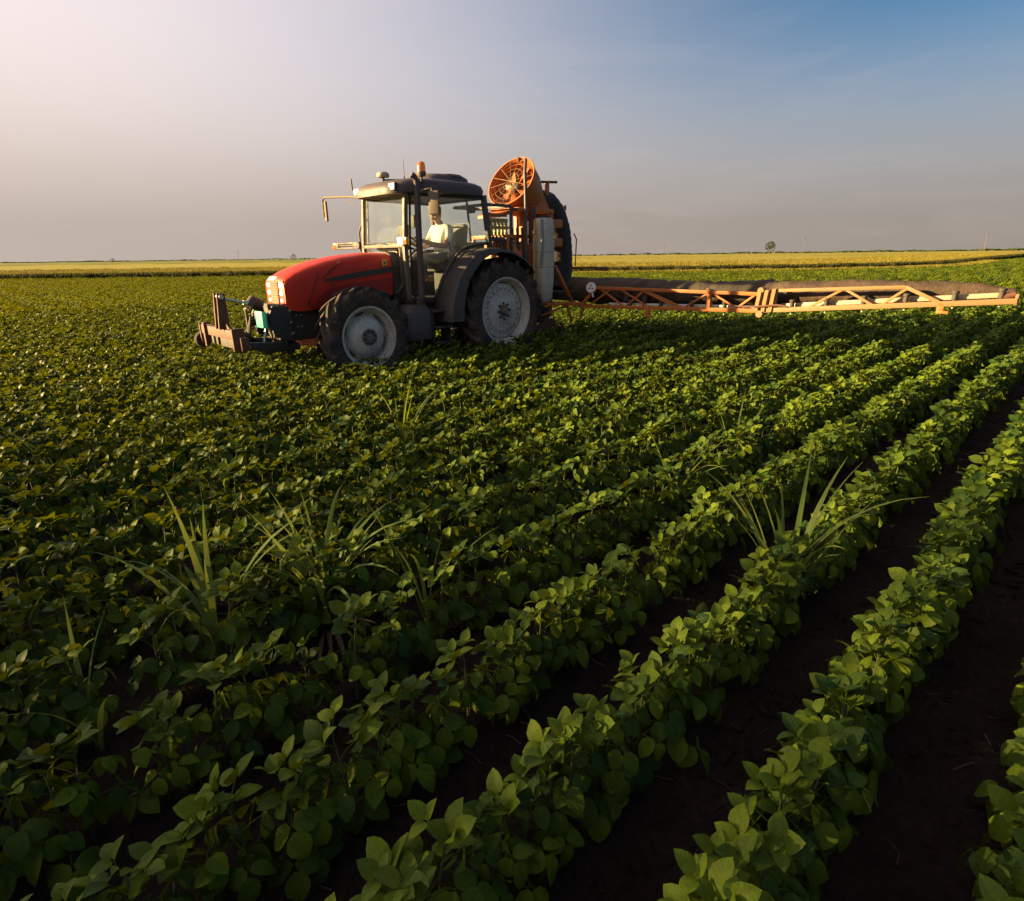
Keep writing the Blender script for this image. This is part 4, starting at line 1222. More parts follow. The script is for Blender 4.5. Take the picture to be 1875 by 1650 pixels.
# fan housing
FN = Vector((0.80, 0.10, 0.50)).normalized()
FC = Vector((-0.93, 0.10, 2.935))
b = MB().lathe([(0.455, 0.0), (0.475, 0.0), (0.480, -0.02), (0.47, -0.05), (0.455, -0.10), (0.43, -0.30), (0.36, -0.50), (0.27, -0.60), (0.24, -0.60), (0.33, -0.48), (0.405, -0.30), (0.43, -0.10), (0.44, -0.03)], FC, FN, 48, closed=True)
fan = b.build('fan_housing', 'orange', S, 50)
b = MB()
fx = FN.cross(Vector((0, 0, 1))).normalized()
fy = FN.cross(fx)
for rr in (0.07, 0.16, 0.25, 0.34, 0.42):
    b.lathe([(rr + 0.0036 * math.cos(a), 0.0036 * math.sin(a)) for a in (0, 1.57, 3.14, 4.71)], FC - FN * (0.02 - 0.02 * (1 - rr / 0.42)), FN, 40, closed=True)
for k in range(14):
    a = 2 * math.pi * k / 14 + 0.2
    d = fx * math.cos(a) + fy * math.sin(a)
    b.tube([FC + FN * 0.0, FC - FN * 0.015 + d * 0.44], 0.0042, 5)
b.build('fan_guard', 'orange2', fan)
bl = []
for k in range(7):
    a = 2 * math.pi * k / 7
    d = fx * math.cos(a) + fy * math.sin(a)
    t = FN.cross(d)
    q = [FC - FN * 0.20 + d * 0.08 - t * 0.03 + FN * 0.03, FC - FN * 0.20 + d * 0.40 - t * 0.10 + FN * 0.04, FC - FN * 0.20 + d * 0.40 + t * 0.09 - FN * 0.04, FC - FN * 0.20 + d * 0.08 + t * 0.03 - FN * 0.03]
    MB().prism(q, FN * 0.008).build('fan_blade', 'orange', fan)
MB().lathe([(0.001, 0.0), (0.07, -0.01), (0.09, -0.05), (0.09, -0.2)], FC - FN * 0.12, FN, 20).build('fan_hub', 'iron', fan)
tip = FC + Vector((0, 0, 1)).cross(FN).cross(FN) * -0.47
MB().tube([tip - FN * 0.03, tip - FN * 0.03 + Vector((0, 0, 0.07))], [0.02, 0.03], 8).build('fan_cap', 'black', fan)
MB().box(FC - FN * 0.28 + V * 0 + Vector((0.0, 0.435, 0.0)), (0.07, 0.004, 0.07), 0.001).build('fan_sticker', 'green', fan)
# black mast pole, valve rack, hoses
MB().tube([(-0.84, 0.58, 0.95), (-0.84, 0.56, 2.4), (-0.86, 0.52, 3.05), (-0.93, 0.47, 3.24)], 0.028, 10).build('mast_pole', 'roof', S)
b = MB()
for p, q in (((-0.06, 0.42, 2.50), (-0.62, 0.42, 2.50)), ((-0.62, 0.42, 2.50), (-0.62, 0.42, 1.96)), ((-0.62, 0.42, 1.96), (-0.14, 0.42, 1.96)), ((-0.06, -0.42, 2.50), (-0.62, -0.42, 2.50)), ((-0.06, -0.42, 2.50), (-0.06, 0.42, 2.50)), ((-0.62, -0.42, 2.50), (-0.62, 0.42, 2.50)), ((-0.62, 0.42, 2.46), (-1.0, 0.42, 2.44))):
    b.beam(p, q, 0.045, 0.045, 0.008)
b.build('guard_rail', 'roof', S)
MB().beam((-0.16, 0.30, 1.98), (-0.62, 0.30, 1.98), 0.10, 0.06).build('valve_shelf', 'orange', S)
MB().beam((-0.16, 0.30, 2.36), (-0.62, 0.30, 2.36), 0.05, 0.05).build('valve_rail', 'orange', S)
MB().box((-0.18, 0.30, 2.20), (0.05, 0.06, 0.36), 0.008).build('valve_post', 'orange', S)
MB().box((-0.62, 0.22, 1.83), (0.62, 0.36, 0.22), 0.02).build('valve_box', 'orange', S)
vm = MB().lathe([(0.001, 0.0), (0.030, 0.0), (0.032, 0.05), (0.022, 0.06), (0.022, 0.10), (0.042, 0.11), (0.042, 0.15), (0.026, 0.16), (0.026, 0.21), (0.036, 0.22), (0.036, 0.27), (0.001, 0.28)], (0, 0, 0), (0, 0, 1), 12)
vm.tube([(0, 0.02, 0.13), (0, 0.09, 0.13)], 0.016, 8)
vme = vm.mesh('valve', 'brass', 40)
for k in range(5):
    put('valve', vme, S, Matrix.Translation((-0.24 - 0.085 * k, 0.33, 2.03)))
for k in range(5):
    x = -0.24 - 0.085 * k
    MB().tube([(x, 0.36, 2.04), (x - 0.01, 0.42, 1.93), (x - 0.10, 0.40, 1.72), (x - 0.18, 0.34, 1.50)], 0.017, 7).build('valve_hose', 'black', S)
for k, (x, y) in enumerate(((-0.74, 0.44), (-0.80, 0.50), (-0.70, 0.36))):
    MB().tube([(x, y, 2.16), (x - 0.01, y + 0.02, 1.8), (x - 0.05, y, 1.4), (x - 0.12, y - 0.05, 0.95)], 0.022, 8).build('feed_hose', 'black', S)
for k in range(6):
    MB().lathe([(0.032, -0.015), (0.034, 0.015), (0.001, 0.02)], (-0.72, 0.40, 1.66 + 0.07 * k), (0, 1, 0), 10).build('hose_fitting', 'alu', S)
MB().tube([(-0.98, 0.80, 2.30), (-0.93, 0.84, 2.26), (-0.94, 0.86, 1.9), (-0.92, 0.84, 1.55)], 0.020, 10).build('drain_hose', 'hose', S)
MB().tube([(-0.88, 0.72, 2.28), (-0.88, 0.72, 1.05)], 0.018, 8).build('level_tube', 'tube_y', S)
MB().box((-1.05, 0.50, 2.20), (0.10, 0.10, 0.60), 0.01).build('tank_bracket', 'rust', S)
# orange mast behind the fan, brackets, black air duct
MB().beam((-1.76, 0.20, 2.02), (-1.76, 0.20, 2.99), 0.06).build('rear_mast', 'orange', S)
MB().beam((-1.60, 0.20, 2.96), (-2.0, 0.22, 2.98), 0.04).build('mast_handle', 'rust', S)
MB().beam((-1.80, 0.20, 2.53), (-2.26, 0.22, 2.545), 0.05, 0.07).build('duct_clamp', 'orange', S)
MB().beam((-2.25, 0.22, 2.53), (-2.25, 0.22, 2.60), 0.03).build('duct_clamp_pin', 'rust', S)
for z in (2.26, 1.93):
    MB().box((-1.86, 0.30, z), (0.30, 0.16, 0.15), 0.02).build('duct_bracket', 'orange', S)
FE = FC - FN * 0.60
dp = [FE + FN * 0.05, FE - FN * 0.14, Vector((-1.86, 0.04, 2.62)), Vector((-2.12, 0.02, 2.44)), Vector((-2.27, 0.02, 2.15)), Vector((-2.32, 0.03, 1.8)), Vector((-2.30, 0.06, 1.45)), Vector((-2.20, 0.10, 1.15)), Vector((-2.10, 0.16, 0.98))]
dd = []
rr = []
for i in range(len(dp) - 1):
    for k in range(6):
        dd.append(dp[i].lerp(dp[i + 1], k / 6))
        rr.append((0.27 if i < 1 else 0.25) + (0.004 if k % 2 else -0.004))
for _ in range(3):
    dd = [dd[0]] + [(dd[i - 1] + dd[i] * 2 + dd[i + 1]) / 4 for i in range(1, len(dd) - 1)] + [dd[-1]]
MB().tube(dd, rr, 28).build('air_duct', 'duct', S, 60)
MB().tube([(-2.50, 0.24, 2.10), (-2.58, 0.24, 2.0), (-2.56, 0.24, 1.5)], 0.012, 6).build('duct_cord', 'rust', S)
# lower frame and boom carrier
strip([(-1.62, 0.42, 0.84), (-1.62, 0.96, 0.86), (-1.80, 1.02, 0.84)], 0.06, 'orange', 'boom_carrier', S)
MB().beam((-1.36, 0.76, 1.52), (-1.84, 0.78, 0.86), 0.075, 0.05).build('carrier_strut', 'orange', S)
MB().beam((-1.10, 0.80, 0.87), (-1.80, 0.92, 0.86), 0.05, 0.045).build('carrier_rail', 'orange', S)
MB().beam((-1.10, 0.55, 0.62), (-1.66, 0.86, 0.84), 0.035).build('carrier_brace', 'orange', S)
MB().beam((-1.62, 0.84, 0.84), (-1.74, 0.88, 0.52), 0.04).build('carrier_foot', 'orange', S)
MB().beam((-1.94, 1.0, 0.84), (-1.84, 0.98, 0.56), 0.04).build('carrier_foot', 'orange', S)
MB().lathe([(0.06, -0.10), (0.15, -0.10), (0.16, -0.06), (0.16, 0.06), (0.15, 0.10), (0.06, 0.10)], (-1.36, 0.42, 0.66), (0.3, 1, 0), 22).build('pump', 'iron', S)
MB().prism([(-1.0, 0.52, 0.36), (-1.72, 0.52, 0.40), (-1.58, 0.52, 0.58), (-1.30, 0.52, 0.56)], (0, 0.05, 0)).build('skid_plate', 'rust', S)
MB().beam((-0.70, 0.60, 0.36), (-1.80, 0.60, 0.40), 0.05).build('skid_rail', 'rust', S)
MB().box((-1.9, 0.35, 0.98), (0.36, 0.9, 0.16), 0.02).build('duct_manifold', 'duct', S)
# far side boom stub that sticks out behind
fb = MB().beam((-2.25, 0.15, 1.475), (-2.25, 1.22, 1.475), 0.05, 0.035).build('folded_boom_bar', 'rust', S)
MB().box((-2.25, 1.20, 1.455), (0.06, 0.12, 0.07), 0.005).build('bar_end', 'rust', fb)

# boom: inner truss, hinge, outer truss
def bz(y):
    return 0.81 + (y - 0.98) * (1.16 - 0.81) / (7.17 - 0.98) * (0.6 if y < 4.3 else 1.0) + (0.0 if y < 4.3 else -0.035 + 0.035 * (y - 4.3) / 2.87 + 0.0)
BX = -1.80
def bp(y, z, dx=0.0):
    return (BX + dx, y, z)
inner = [(bp(0.98, 0.81), bp(4.30, 0.905), 0.055), (bp(1.37, 1.145), bp(4.30, 1.14), 0.05), (bp(1.05, 0.83), bp(1.38, 1.14), 0.055)]
for a_, c_, w_ in inner:
    MB().beam(a_, c_, w_, w_).build('inner_boom_chord', 'orange', S)
zl = lambda y: 0.81 + (y - 0.98) * 0.0286
for y0, z0, y1, z1 in ((1.20, 'l', 1.72, 't'), (1.45, 't', 2.00, 'l'), (2.00, 'l', 2.40, 't'), (1.88, 't', 2.50, 'l'), (2.30, 't', 3.05, 'l'), (2.36, 't', 3.16, 'l'), (3.10, 'l', 3.56, 't'), (3.56, 't', 4.06, 'l'), (3.96, 'l', 4.28, 't')):
    p = bp(y0, zl(y0) if z0 == 'l' else 1.142, 0.0)
    q = bp(y1, zl(y1) if z1 == 'l' else 1.142, 0.0)
    MB().beam(p, q, 0.028, 0.028).build('inner_boom_brace', 'orange', S)
MB().beam(bp(3.55, zl(3.55)), bp(3.55, 1.19), 0.06, 0.05).build('inner_boom_post', 'orange', S)
MB().beam(bp(3.50, 1.19), bp(3.66, 1.155), 0.05, 0.02).build('post_cap', 'orange2', S)
for y in (1.98, 2.35):
    MB().lathe([(0.03, 0.0), (0.05, 0.02), (0.05, 0.12), (0.035, 0.14), (0.035, 0.2), (0.001, 0.2)], (BX - 0.08, y, 0.92), (0, 0, 1), 12).build('air_valve', 'black', S)
for y, z in ((2.47, 0.72), (6.49, 1.01)):
    zt = zl(y) if y < 4.3 else 1.12
    ft = MB().box((BX, y, (zt + z) / 2), (0.06, 0.07, zt - z), 0.006).build('boom_foot', 'orange', S)
    MB().box((BX + 0.02, y + 0.03, z), (0.06, 0.12, 0.03), 0.006).build('foot_pad', 'orange', ft)
# hinge
for k, y in enumerate((4.30, 4.40, 4.50)):
    MB().prism([(BX - 0.05, y - 0.02, 0.90), (BX - 0.05, y + 0.03, 0.90), (BX - 0.05, y + 0.06, 1.18 + 0.02 * k), (BX - 0.05, y + 0.01, 1.18 + 0.02 * k)], (0.10, 0, 0)).build('hinge_plate', 'orange2', S)
MB().tube([bp(4.34, 1.19, 0.04), bp(4.34, 1.19, -0.08)], 0.045, 10).build('hinge_pin', 'orange2', S)
MB().tube([bp(4.36, 0.865, 0.05), bp(4.36, 0.865, -0.08)], 0.05, 10).build('hinge_pin', 'orange2', S)
MB().tube([bp(4.10, 0.95, 0.05), bp(4.35, 0.97, 0.06), bp(4.6, 1.0, 0.05), bp(4.75, 0.985, 0.04)], 0.016, 6).build('boom_hose', 'rust', S)
# outer section
MB().beam(bp(4.40, 0.915), bp(7.17, 1.165), 0.06, 0.06).build('outer_boom_beam', 'orange2', S)
zo = lambda y: 0.915 + (y - 4.40) * 0.0903
ot = [(4.55, 1.195), (6.10, 1.285), (6.46, zo(6.46) + 0.02)]
for (y0, z0), (y1, z1) in zip(ot[:-1], ot[1:]):
    MB().beam(bp(y0, z0), bp(y1, z1), 0.042, 0.042).build('outer_boom_chord', 'orange2', S)
for y0, y1, up in ((4.98, 5.42, 1), (5.42, 5.80, 0), (5.85, 6.14, 1)):
    a_ = bp(y0, zo(y0) if up else 1.195 + (y0 - 4.55) * 0.058)
    c_ = bp(y1, 1.195 + (y1 - 4.55) * 0.058 if up else zo(y1))
    MB().beam(a_, c_, 0.032, 0.032).build('outer_boom_brace', 'orange2', S)
MB().beam(bp(4.55, 0.92), bp(4.55, 1.195), 0.045, 0.04).build('outer_boom_post', 'orange2', S)
MB().beam(bp(1.6, 0.875, -0.10), bp(4.25, 0.95, -0.10), 0.035, 0.035).build('spray_pipe', 'white', S)
MB().beam(bp(4.6, 0.985, -0.10), bp(7.08, 1.225, -0.10), 0.035, 0.055).build('spray_pipe', 'cream', S)
zp = lambda y: 0.985 + (y - 4.6) * 0.0968
nz = MB().lathe([(0.001, -0.10), (0.012, -0.10), (0.018, -0.06), (0.018, -0.03), (0.030, -0.025), (0.032, 0.02), (0.028, 0.04), (0.040, 0.045), (0.040, 0.075), (0.001, 0.08)], (0, 0, 0), (0, 0, 1), 10).mesh('nozzle_body', 'iron', 40)
nt_ = MB().lathe([(0.001, -0.125), (0.010, -0.125), (0.013, -0.10), (0.001, -0.10)], (0, 0, 0), (0, 0, 1), 8).mesh('nozzle_tip', 'tank', 40)
for y in (2.1, 2.7, 3.25, 3.8, 4.78, 5.22, 5.66, 6.12, 6.60, 7.02):
    z = zp(y) if y > 4.4 else 0.875 + (y - 1.6) * 0.0283
    n_ = put('nozzle', nz, S, Matrix.Translation((BX - 0.02, y, z)))
    put('nozzle_tip', nt_, n_)
MB().tube([bp(7.04, 1.20, -0.05), bp(7.14, 1.23, -0.05)], [0.05, 0.035], 10).build('sleeve_cap', 'rust', S)
MB().box(bp(7.16, 1.18, -0.03), (0.10, 0.03, 0.12), 0.006).build('boom_end_plate', 'orange2', S)
# air sleeve: a slack cloth tube that tapers to the tip
NS, NR = 150, 28
secs = []
for i in range(NS):
    y = 0.55 + (7.10 - 0.55) * i / (NS - 1)
    rad = float(np.interp(y, [0.5, 1.5, 2.6, 2.95, 4.4, 4.55, 6.0, 6.7, 7.1], [0.22, 0.235, 0.215, 0.19, 0.185, 0.175, 0.145, 0.105, 0.045]))
    zc = float(np.interp(y, [0.5, 2.4, 2.95, 4.6, 6.1, 6.8, 7.1], [1.08, 1.085, 1.09, 1.145, 1.215, 1.235, 1.235]))
    rad *= 1 + 0.035 * math.sin(y * 9.0) * math.sin(y * 3.1 + 1) + 0.02 * math.sin(y * 23 + 2)
    if abs(y - 2.62) < 0.06 or abs(y - 3.42) < 0.05 or abs(y - 4.42) < 0.06:
        rad *= 0.90
    ring = []
    for k in range(NR):
        a = 2 * math.pi * k / NR
        w = 1 + 0.045 * math.sin(3 * a + y * 5.2) + 0.036 * math.sin(5 * a - y * 13 + math.sin(y * 4)) + 0.022 * math.sin(8 * a + y * 31 + 2 * math.sin(y * 7))
        ring.append((BX - 0.34 + rad * w * math.cos(a), y, zc + rad * w * math.sin(a) * (1.0 if math.sin(a) < 0 else 0.97)))
    secs.append(ring)
MB().loft(secs).build('air_sleeve', 'sleeve', S, 70)
# round white plate with a three-bladed mark
pc = Vector((BX + 0.06, 1.30, 1.15))
disc = MB().lathe([(0.001, 0.012), (0.085, 0.012), (0.092, 0.004), (0.092, -0.010), (0.001, -0.010)], pc, (1, 0.35, 0.1), 28).build('fan_sign', 'white', S)
ax_ = Vector((1, 0.35, 0.1)).normalized()
sx = ax_.cross(Vector((0, 0, 1))).normalized()
sy = ax_.cross(sx)
for k in range(3):
    a = 2 * math.pi * k / 3 + 0.5
    d = sx * math.cos(a) + sy * math.sin(a)
    e = sx * -math.sin(a) + sy * math.cos(a)
    c0 = pc + ax_ * 0.0135
    MB().prism([c0 + d * 0.010, c0 + d * 0.030 + e * 0.016, c0 + d * 0.048 + e * 0.008, c0 + d * 0.048 - e * 0.008, c0 + d * 0.030 - e * 0.010], ax_ * 0.003).build('sign_mark', 'black', disc)
MB().beam(bp(1.34, 0.98, 0.03), bp(1.31, 1.10, 0.05), 0.03).build('sign_stem', 'white', S)

# ------------------------------------------------------------------ grass weeds between the rows
def weed(x, y, n, h, spread, label, mat='blade', wmax=0.016, lean=(0, 0), dry=0):
    e = empty('grass_weed', (x, y, 0.03), 0)
    tag(e, label, 'weed', 'tall grass weeds standing among the soybeans')
    r = random.Random(int(abs(x) * 700 + y * 130))
    for k in range(n + dry):
        isdry = k >= n
        az = r.uniform(0, 6.283)
        L = h * r.uniform(0.7, 1.15) * (0.6 if isdry else 1)
        el0 = r.uniform(62, 86) if not isdry else r.uniform(10, 40)
        droop = r.uniform(0.3, 1.35)
        vs, fs = [], []
        p = Vector((r.gauss(0, 0.012), r.gauss(0, 0.012), 0.0))
        d_az = Vector((math.cos(az) + lean[0], math.sin(az) + lean[1], 0)).normalized()
        NSEG = 9
        W = wmax * r.uniform(0.6, 1.15)
        for i in range(NSEG + 1):
            t = i / NSEG
            el = R(el0) - droop * (t ** 1.6) * 1.9 * spread
            tw = r.uniform(-0.05, 0.05) + t * 0.8
            side = Vector((-d_az.y, d_az.x, 0)) * math.cos(tw) + Vector((0, 0, 1)) * math.sin(tw) * 0.6
            w = W * (0.55 + 0.9 * t if t < 0.4 else 0.91 * (1 - ((t - 0.4) / 0.6) ** 1.8)) + 0.0006
            mid_ = p + Vector((0, 0, -0.12 * w)) 
            vs += [p + side * w, mid_, p - side * w]
            if i < NSEG:
                p = p + (d_az * math.cos(el) + Vector((0, 0, 1)) * math.sin(el)) * (L / NSEG)
                p.z = max(p.z, 0.01)
        for i in range(NSEG):
            a = 3 * i
            fs += [(a, a + 1, a + 4, a + 3), (a + 1, a + 2, a + 5, a + 4)]
        me = bpy.data.meshes.new('blade')
        me.from_pydata([tuple(q) for q in vs], [], fs)
        me.materials.append(M['dry' if isdry else mat])
        me.shade_smooth()
        put('dry_blade' if isdry else 'blade', me, e)
    return e
weed(1.328, 2.446, 20, 0.82, 0.50, 'tall bright grass clump in the third soybean row from the lower right', wmax=0.015)
weed(-0.877, 2.325, 34, 0.72, 0.80, 'dense dark grass clump with dry brown blades left of the middle foreground', dry=6, wmax=0.014)
weed(-1.298, 2.116, 14, 0.74, 0.85, 'broad arching grass weed leaning left in the left foreground', wmax=0.016, lean=(-0.9, -0.2))
weed(1.095, 3.524, 10, 0.72, 0.6, 'thin grass weed standing in a row right of the middle', wmax=0.012)
weed(-0.958, 4.751, 12, 0.76, 0.5, 'pale grass tuft between the rows below the tractor front wheel', wmax=0.012)
weed(1.783, 4.387, 6, 0.62, 0.6, 'small grass tuft poking from the soybean row below the boom', wmax=0.011)
weed(-3.458, 4.114, 6, 0.70, 0.5, 'slender grass weed near the left edge of the field', wmax=0.011)
weed(-1.492, 1.606, 4, 0.55, 0.4, 'few upright grass blades in the dark lower left gap', wmax=0.010)
weed(-0.413, 2.306, 5, 0.62, 0.5, 'few grass blades just right of the dense dark grass clump', wmax=0.010)

# ------------------------------------------------------------------ clods on the bare soil
cl = []
for k in range(4):
    bm = bmesh.new()
    bmesh.ops.create_icosphere(bm, subdivisions=1, radius=1.0)
    rr_ = random.Random(k)
    for v_ in bm.verts:
        v_.co *= rr_.uniform(0.7, 1.15)
        v_.co.z *= 0.65
    me = bpy.data.meshes.new('clod_model')
    bm.to_mesh(me)
    bm.free()
    me.materials.append(M['soil'])
    cl.append(bpy.data.objects.new('clod_model_%d' % k, me))
col_cl = hidden_collection('clod_models', cl)
NC = 14000
cy_ = 0.4 + 7.5 * rng.random(NC) ** 1.3
cx_ = (rng.random(NC) * 2 - 1) * (0.95 * cy_ + 0.6)
cz = 0.03 + soil_height(cx_, cy_) 
o = instance_cloud('soil_clods', np.stack([cx_, cy_, cz], -1), rng.uniform(0, 6.28, (NC, 3)) * np.array([0.1, 0.1, 1]), 0.004 + 0.036 * rng.random(NC) ** 3.2, rng.integers(0, 4, NC), col_cl, 'soil')
tag(o, 'small clods of dark soil scattered between the rows', 'soil', kind='stuff')

st_ = []
for k in range(3):
    rr_ = random.Random(40 + k)
    L_ = rr_.uniform(0.025, 0.06)
    st_.append(bpy.data.objects.new('straw_model_%d' % k, MB().tube([(-L_, 0, 0), (0, rr_.uniform(-.01, .01), 0.006), (L_, rr_.uniform(-.02, .02), 0.002)], 0.0022, 4).mesh('straw_model', 'dry', 0)))
col_st = hidden_collection('straw_models', st_)
NC = 420
cy_ = 0.4 + 6.5 * rng.random(NC) ** 1.3
cx_ = (rng.random(NC) * 2 - 1) * (0.95 * cy_ + 0.6)
o = instance_cloud('straw_litter', np.stack([cx_, cy_, 0.040 + soil_height(cx_, cy_)], -1), rng.uniform(0, 6.28, (NC, 3)) * np.array([0.03, 0.03, 1]), rng.uniform(0.5, 1.2, NC), rng.integers(0, 3, NC), col_st, 'dry')
tag(o, 'bits of pale dry straw lying on the soil between the rows', 'straw', kind='stuff')

# ------------------------------------------------------------------ wheat and far fields
def wheat_slab():
    xs = np.concatenate([np.arange(-160, -60, 4.0), np.arange(-60, 60, 1.0), np.arange(60, 170, 3.0)])
    ds = np.concatenate([[0.0, 0.0], np.arange(0.6, 10, 1.2), np.arange(10, 40, 4.0), np.arange(40, 130, 15.0), [150.0, 260.0]])
    vs, fs = [], []
    for x in xs:
        y0 = edge_y(x)
        for j, d in enumerate(ds):
            far_lim = d
            z = 0.0 if j == 0 else 0.62 + 0.04 * math.sin(x * 1.3 + d) + rng.normal(0, 0.03)
            vs.append((x + rng.normal(0, 0.05), y0 + far_lim + (rng.normal(0, 0.12) if j < 2 else 0), z))
    n = len(ds)
    for i in range(len(xs) - 1):
        for j in range(n - 1):
            fs.append((i * n + j, (i + 1) * n + j, (i + 1) * n + j + 1, i * n + j + 1))
    me = bpy.data.meshes.new('wheat_field')
    me.from_pydata(vs, [], fs)
    me.materials.append(M['wheat_top'])
    me.shade_smooth()
    o = put('wheat_field', me)
    tag(o, 'pale yellow ripe wheat field behind the soybeans', 'wheat', kind='stuff')
wheat_slab()
def tuft(seed, n, h, w, mat, ear):
    r = random.Random(seed)
    vs, fs = [], []
    for k in range(n):
        x, y = r.uniform(-0.35, 0.35), r.uniform(-0.35, 0.35)
        hh = h * r.uniform(0.8, 1.1)
        dx, dy = r.gauss(0, 0.08), r.gauss(0, 0.08)
        a = r.uniform(0, 3.14)
        sx_, sy_ = math.cos(a) * w, math.sin(a) * w
        o = len(vs)
        vs += [(x - sx_ * .4, y - sy_ * .4, 0), (x + sx_ * .4, y + sy_ * .4, 0), (x + dx * .7 + sx_ * .5, y + dy * .7 + sy_ * .5, hh * .8), (x + dx * .7 - sx_ * .5, y + dy * .7 - sy_ * .5, hh * .8)]
        fs.append((o, o + 1, o + 2, o + 3))
        vs += [(x + dx * .75 - sx_ * ear, y + dy * .75 - sy_ * ear, hh * .86), (x + dx * .75 + sx_ * ear, y + dy * .75 + sy_ * ear, hh * .86), (x + dx, y + dy, hh)]
        fs += [(o + 3, o + 2, o + 5, o + 4), (o + 4, o + 5, o + 6)]
    me = bpy.data.meshes.new('tuft_model')
    me.from_pydata(vs, [], fs)
    me.materials.append(M[mat])
    return me
wt = [bpy.data.objects.new('wheat_model_%d' % k, tuft(k, 90, 0.80, 0.012, 'wheat', 1.3)) for k in range(3)]
col_w = hidden_collection('wheat_models', wt)
pts = []
for k in range(9000):
    x = random.uniform(-62, 150)
    y = edge_y(x) + 30 * random.random() ** 1.8 - 0.2
    if abs(x) > 1.05 * y + 3:
        continue
    pts.append((x, y, 0.0))
o = instance_cloud('wheat_edge', pts, np.stack([np.zeros(len(pts)), np.zeros(len(pts)), rng.uniform(0, 6.28, len(pts))], -1), rng.uniform(0.85, 1.1, len(pts)), rng.integers(0, 3, len(pts)), col_w, 'wheat')
tag(o, 'standing wheat stalks along the near edge of the wheat field', 'wheat', kind='stuff')
pts = []
for k in range(1500):
    x = random.uniform(2, 60)
    y = edge_y(x) - 1.6 - 3.0 * random.random()
    if abs(x) > 1.05 * y + 3:
        continue
    pts.append((x, y, 0.0))
o = instance_cloud('yellow_verge', pts, np.stack([np.zeros(len(pts)), np.zeros(len(pts)), rng.uniform(0, 6.28, len(pts))], -1), rng.uniform(0.5, 0.72, len(pts)), rng.integers(0, 3, len(pts)), col_w, 'wheat')
tag(o, 'yellowing weeds along the field edge behind the boom', 'grass', kind='stuff')
# dark tufts whose colour stands in for the shaded front of the wheat
gm = [bpy.data.objects.new('shade_tuft_model_%d' % k, tuft(20 + k, 80, 0.72, 0.022, 'weed', 1.0)) for k in range(3)]
col_g = hidden_collection('shade_tuft_models', gm)
pts = []
for k in range(5200):
    x = random.uniform(-62, 150)
    y = edge_y(x) - 0.35 - abs(random.gauss(0, 0.45))
    if abs(x) > 1.05 * y + 3:
        continue
    pts.append((x, y, 0.0))
o = instance_cloud('wheat_shade_strip', pts, np.stack([np.zeros(len(pts)), np.zeros(len(pts)), rng.uniform(0, 6.28, len(pts))], -1), rng.uniform(0.7, 1.15, len(pts)), rng.integers(0, 3, len(pts)), col_g, 'weed')
tag(o, 'dark strip put in for the shaded front of the wheat', 'grass', kind='stuff')
sheet('far_field', 'far_green', [(-900, 190), (-40, 205), (60, 330), (-200, 900), (-1500, 900)], 0.66)
sheet('distant_field', 'wheat_top', [(-40, 205), (900, 300), (1600, 900), (-200, 900), (60, 330)], 0.655)

# ------------------------------------------------------------------ trees, bushes and poles on the skyline
def tree(name, x, dist, h, crown_w, trunk_h, label, cat, n=700, seed=0, flat=1.0):
    r = random.Random(seed)
    e = empty(name, (x, dist, 0.3))
    tag(e, label, cat)
    tb = MB()
    top = h * 0.75
    tb.tube([(0, 0, -0.4), (0.05 * h * .1, 0, trunk_h), (0, 0.02 * h, top)], [h * 0.035, h * 0.026, h * 0.008], 8)
    for k in range(7):
        a = r.uniform(0, 6.28)
        z0 = trunk_h + (top - trunk_h) * r.uniform(0, 0.7)
        tb.tube([(0, 0, z0), (math.cos(a) * crown_w * .3, math.sin(a) * crown_w * .3, z0 + h * .16)], [h * 0.013, h * 0.004], 5)
    tb.build('trunk', 'bark', e)
    vs, fs = [], []
    cl_ = [(r.gauss(0, .26) * crown_w, r.gauss(0, .26) * crown_w, trunk_h + (h - trunk_h) * r.uniform(0.08, 0.95)) for _ in range(16)]
    for k in range(n):
        cx, cy, cz_ = r.choice(cl_)
        zz = cz_ + r.gauss(0, 0.07) * h
        lim = math.sin(min(1, max(0.03, (zz - trunk_h * .85) / (h - trunk_h * .85))) * math.pi) ** 0.6 * crown_w * 0.55
        xx, yy = cx + r.gauss(0, .10) * crown_w, cy + r.gauss(0, .10) * crown_w
        m = math.hypot(xx, yy)
        if m > lim:
            xx, yy = xx * lim / m * r.uniform(.8, 1.05), yy * lim / m * r.uniform(.8, 1.05)
        if zz > h or zz < trunk_h * 0.8:
            continue
        s = h * 0.028 * r.uniform(0.6, 1.5)
        rot = Euler((r.uniform(0, 6.28), r.uniform(0, 6.28), 0)).to_matrix()
        o = len(vs)
        vs += [Vector((xx, yy, zz)) + rot @ Vector(q) * s for q in ((-1, 0, 0), (0, -.6, .2), (1, 0, 0), (0, .6, .1))]
        fs.append((o, o + 1, o + 2, o + 3))
    me = bpy.data.meshes.new('crown')
    me.from_pydata([tuple(q) for q in vs], [], fs)
    me.materials.append(M['tree'])
    put('crown', me, e)
tree('lone_tree', 154.8, 360, 7.8, 5.6, 2.4, 'lone round tree on the skyline above the sprayer boom', 'tree', 900, 1)
tree('bush', -153.1, 430, 4.6, 4.8, 0.7, 'small round bush on the skyline left of the tractor mirror', 'bush', 500, 2)
tree('bush', -177.1, 470, 2.2, 7.0, 0.3, 'low wide bush beside the small round bush on the skyline', 'bush', 400, 3)
tree('bush', -275.8, 420, 3.6, 5.0, 0.4, 'squat brown green bush on the far left skyline', 'bush', 500, 4)
tree('bush', 171.0, 380, 1.6, 12.0, 0.2, 'low dark hedge clump under the lone tree', 'bush', 500, 5)
tree('bush', 350.4, 420, 3.0, 9.0, 0.3, 'dark bush on the skyline at the right edge', 'bush', 500, 6)
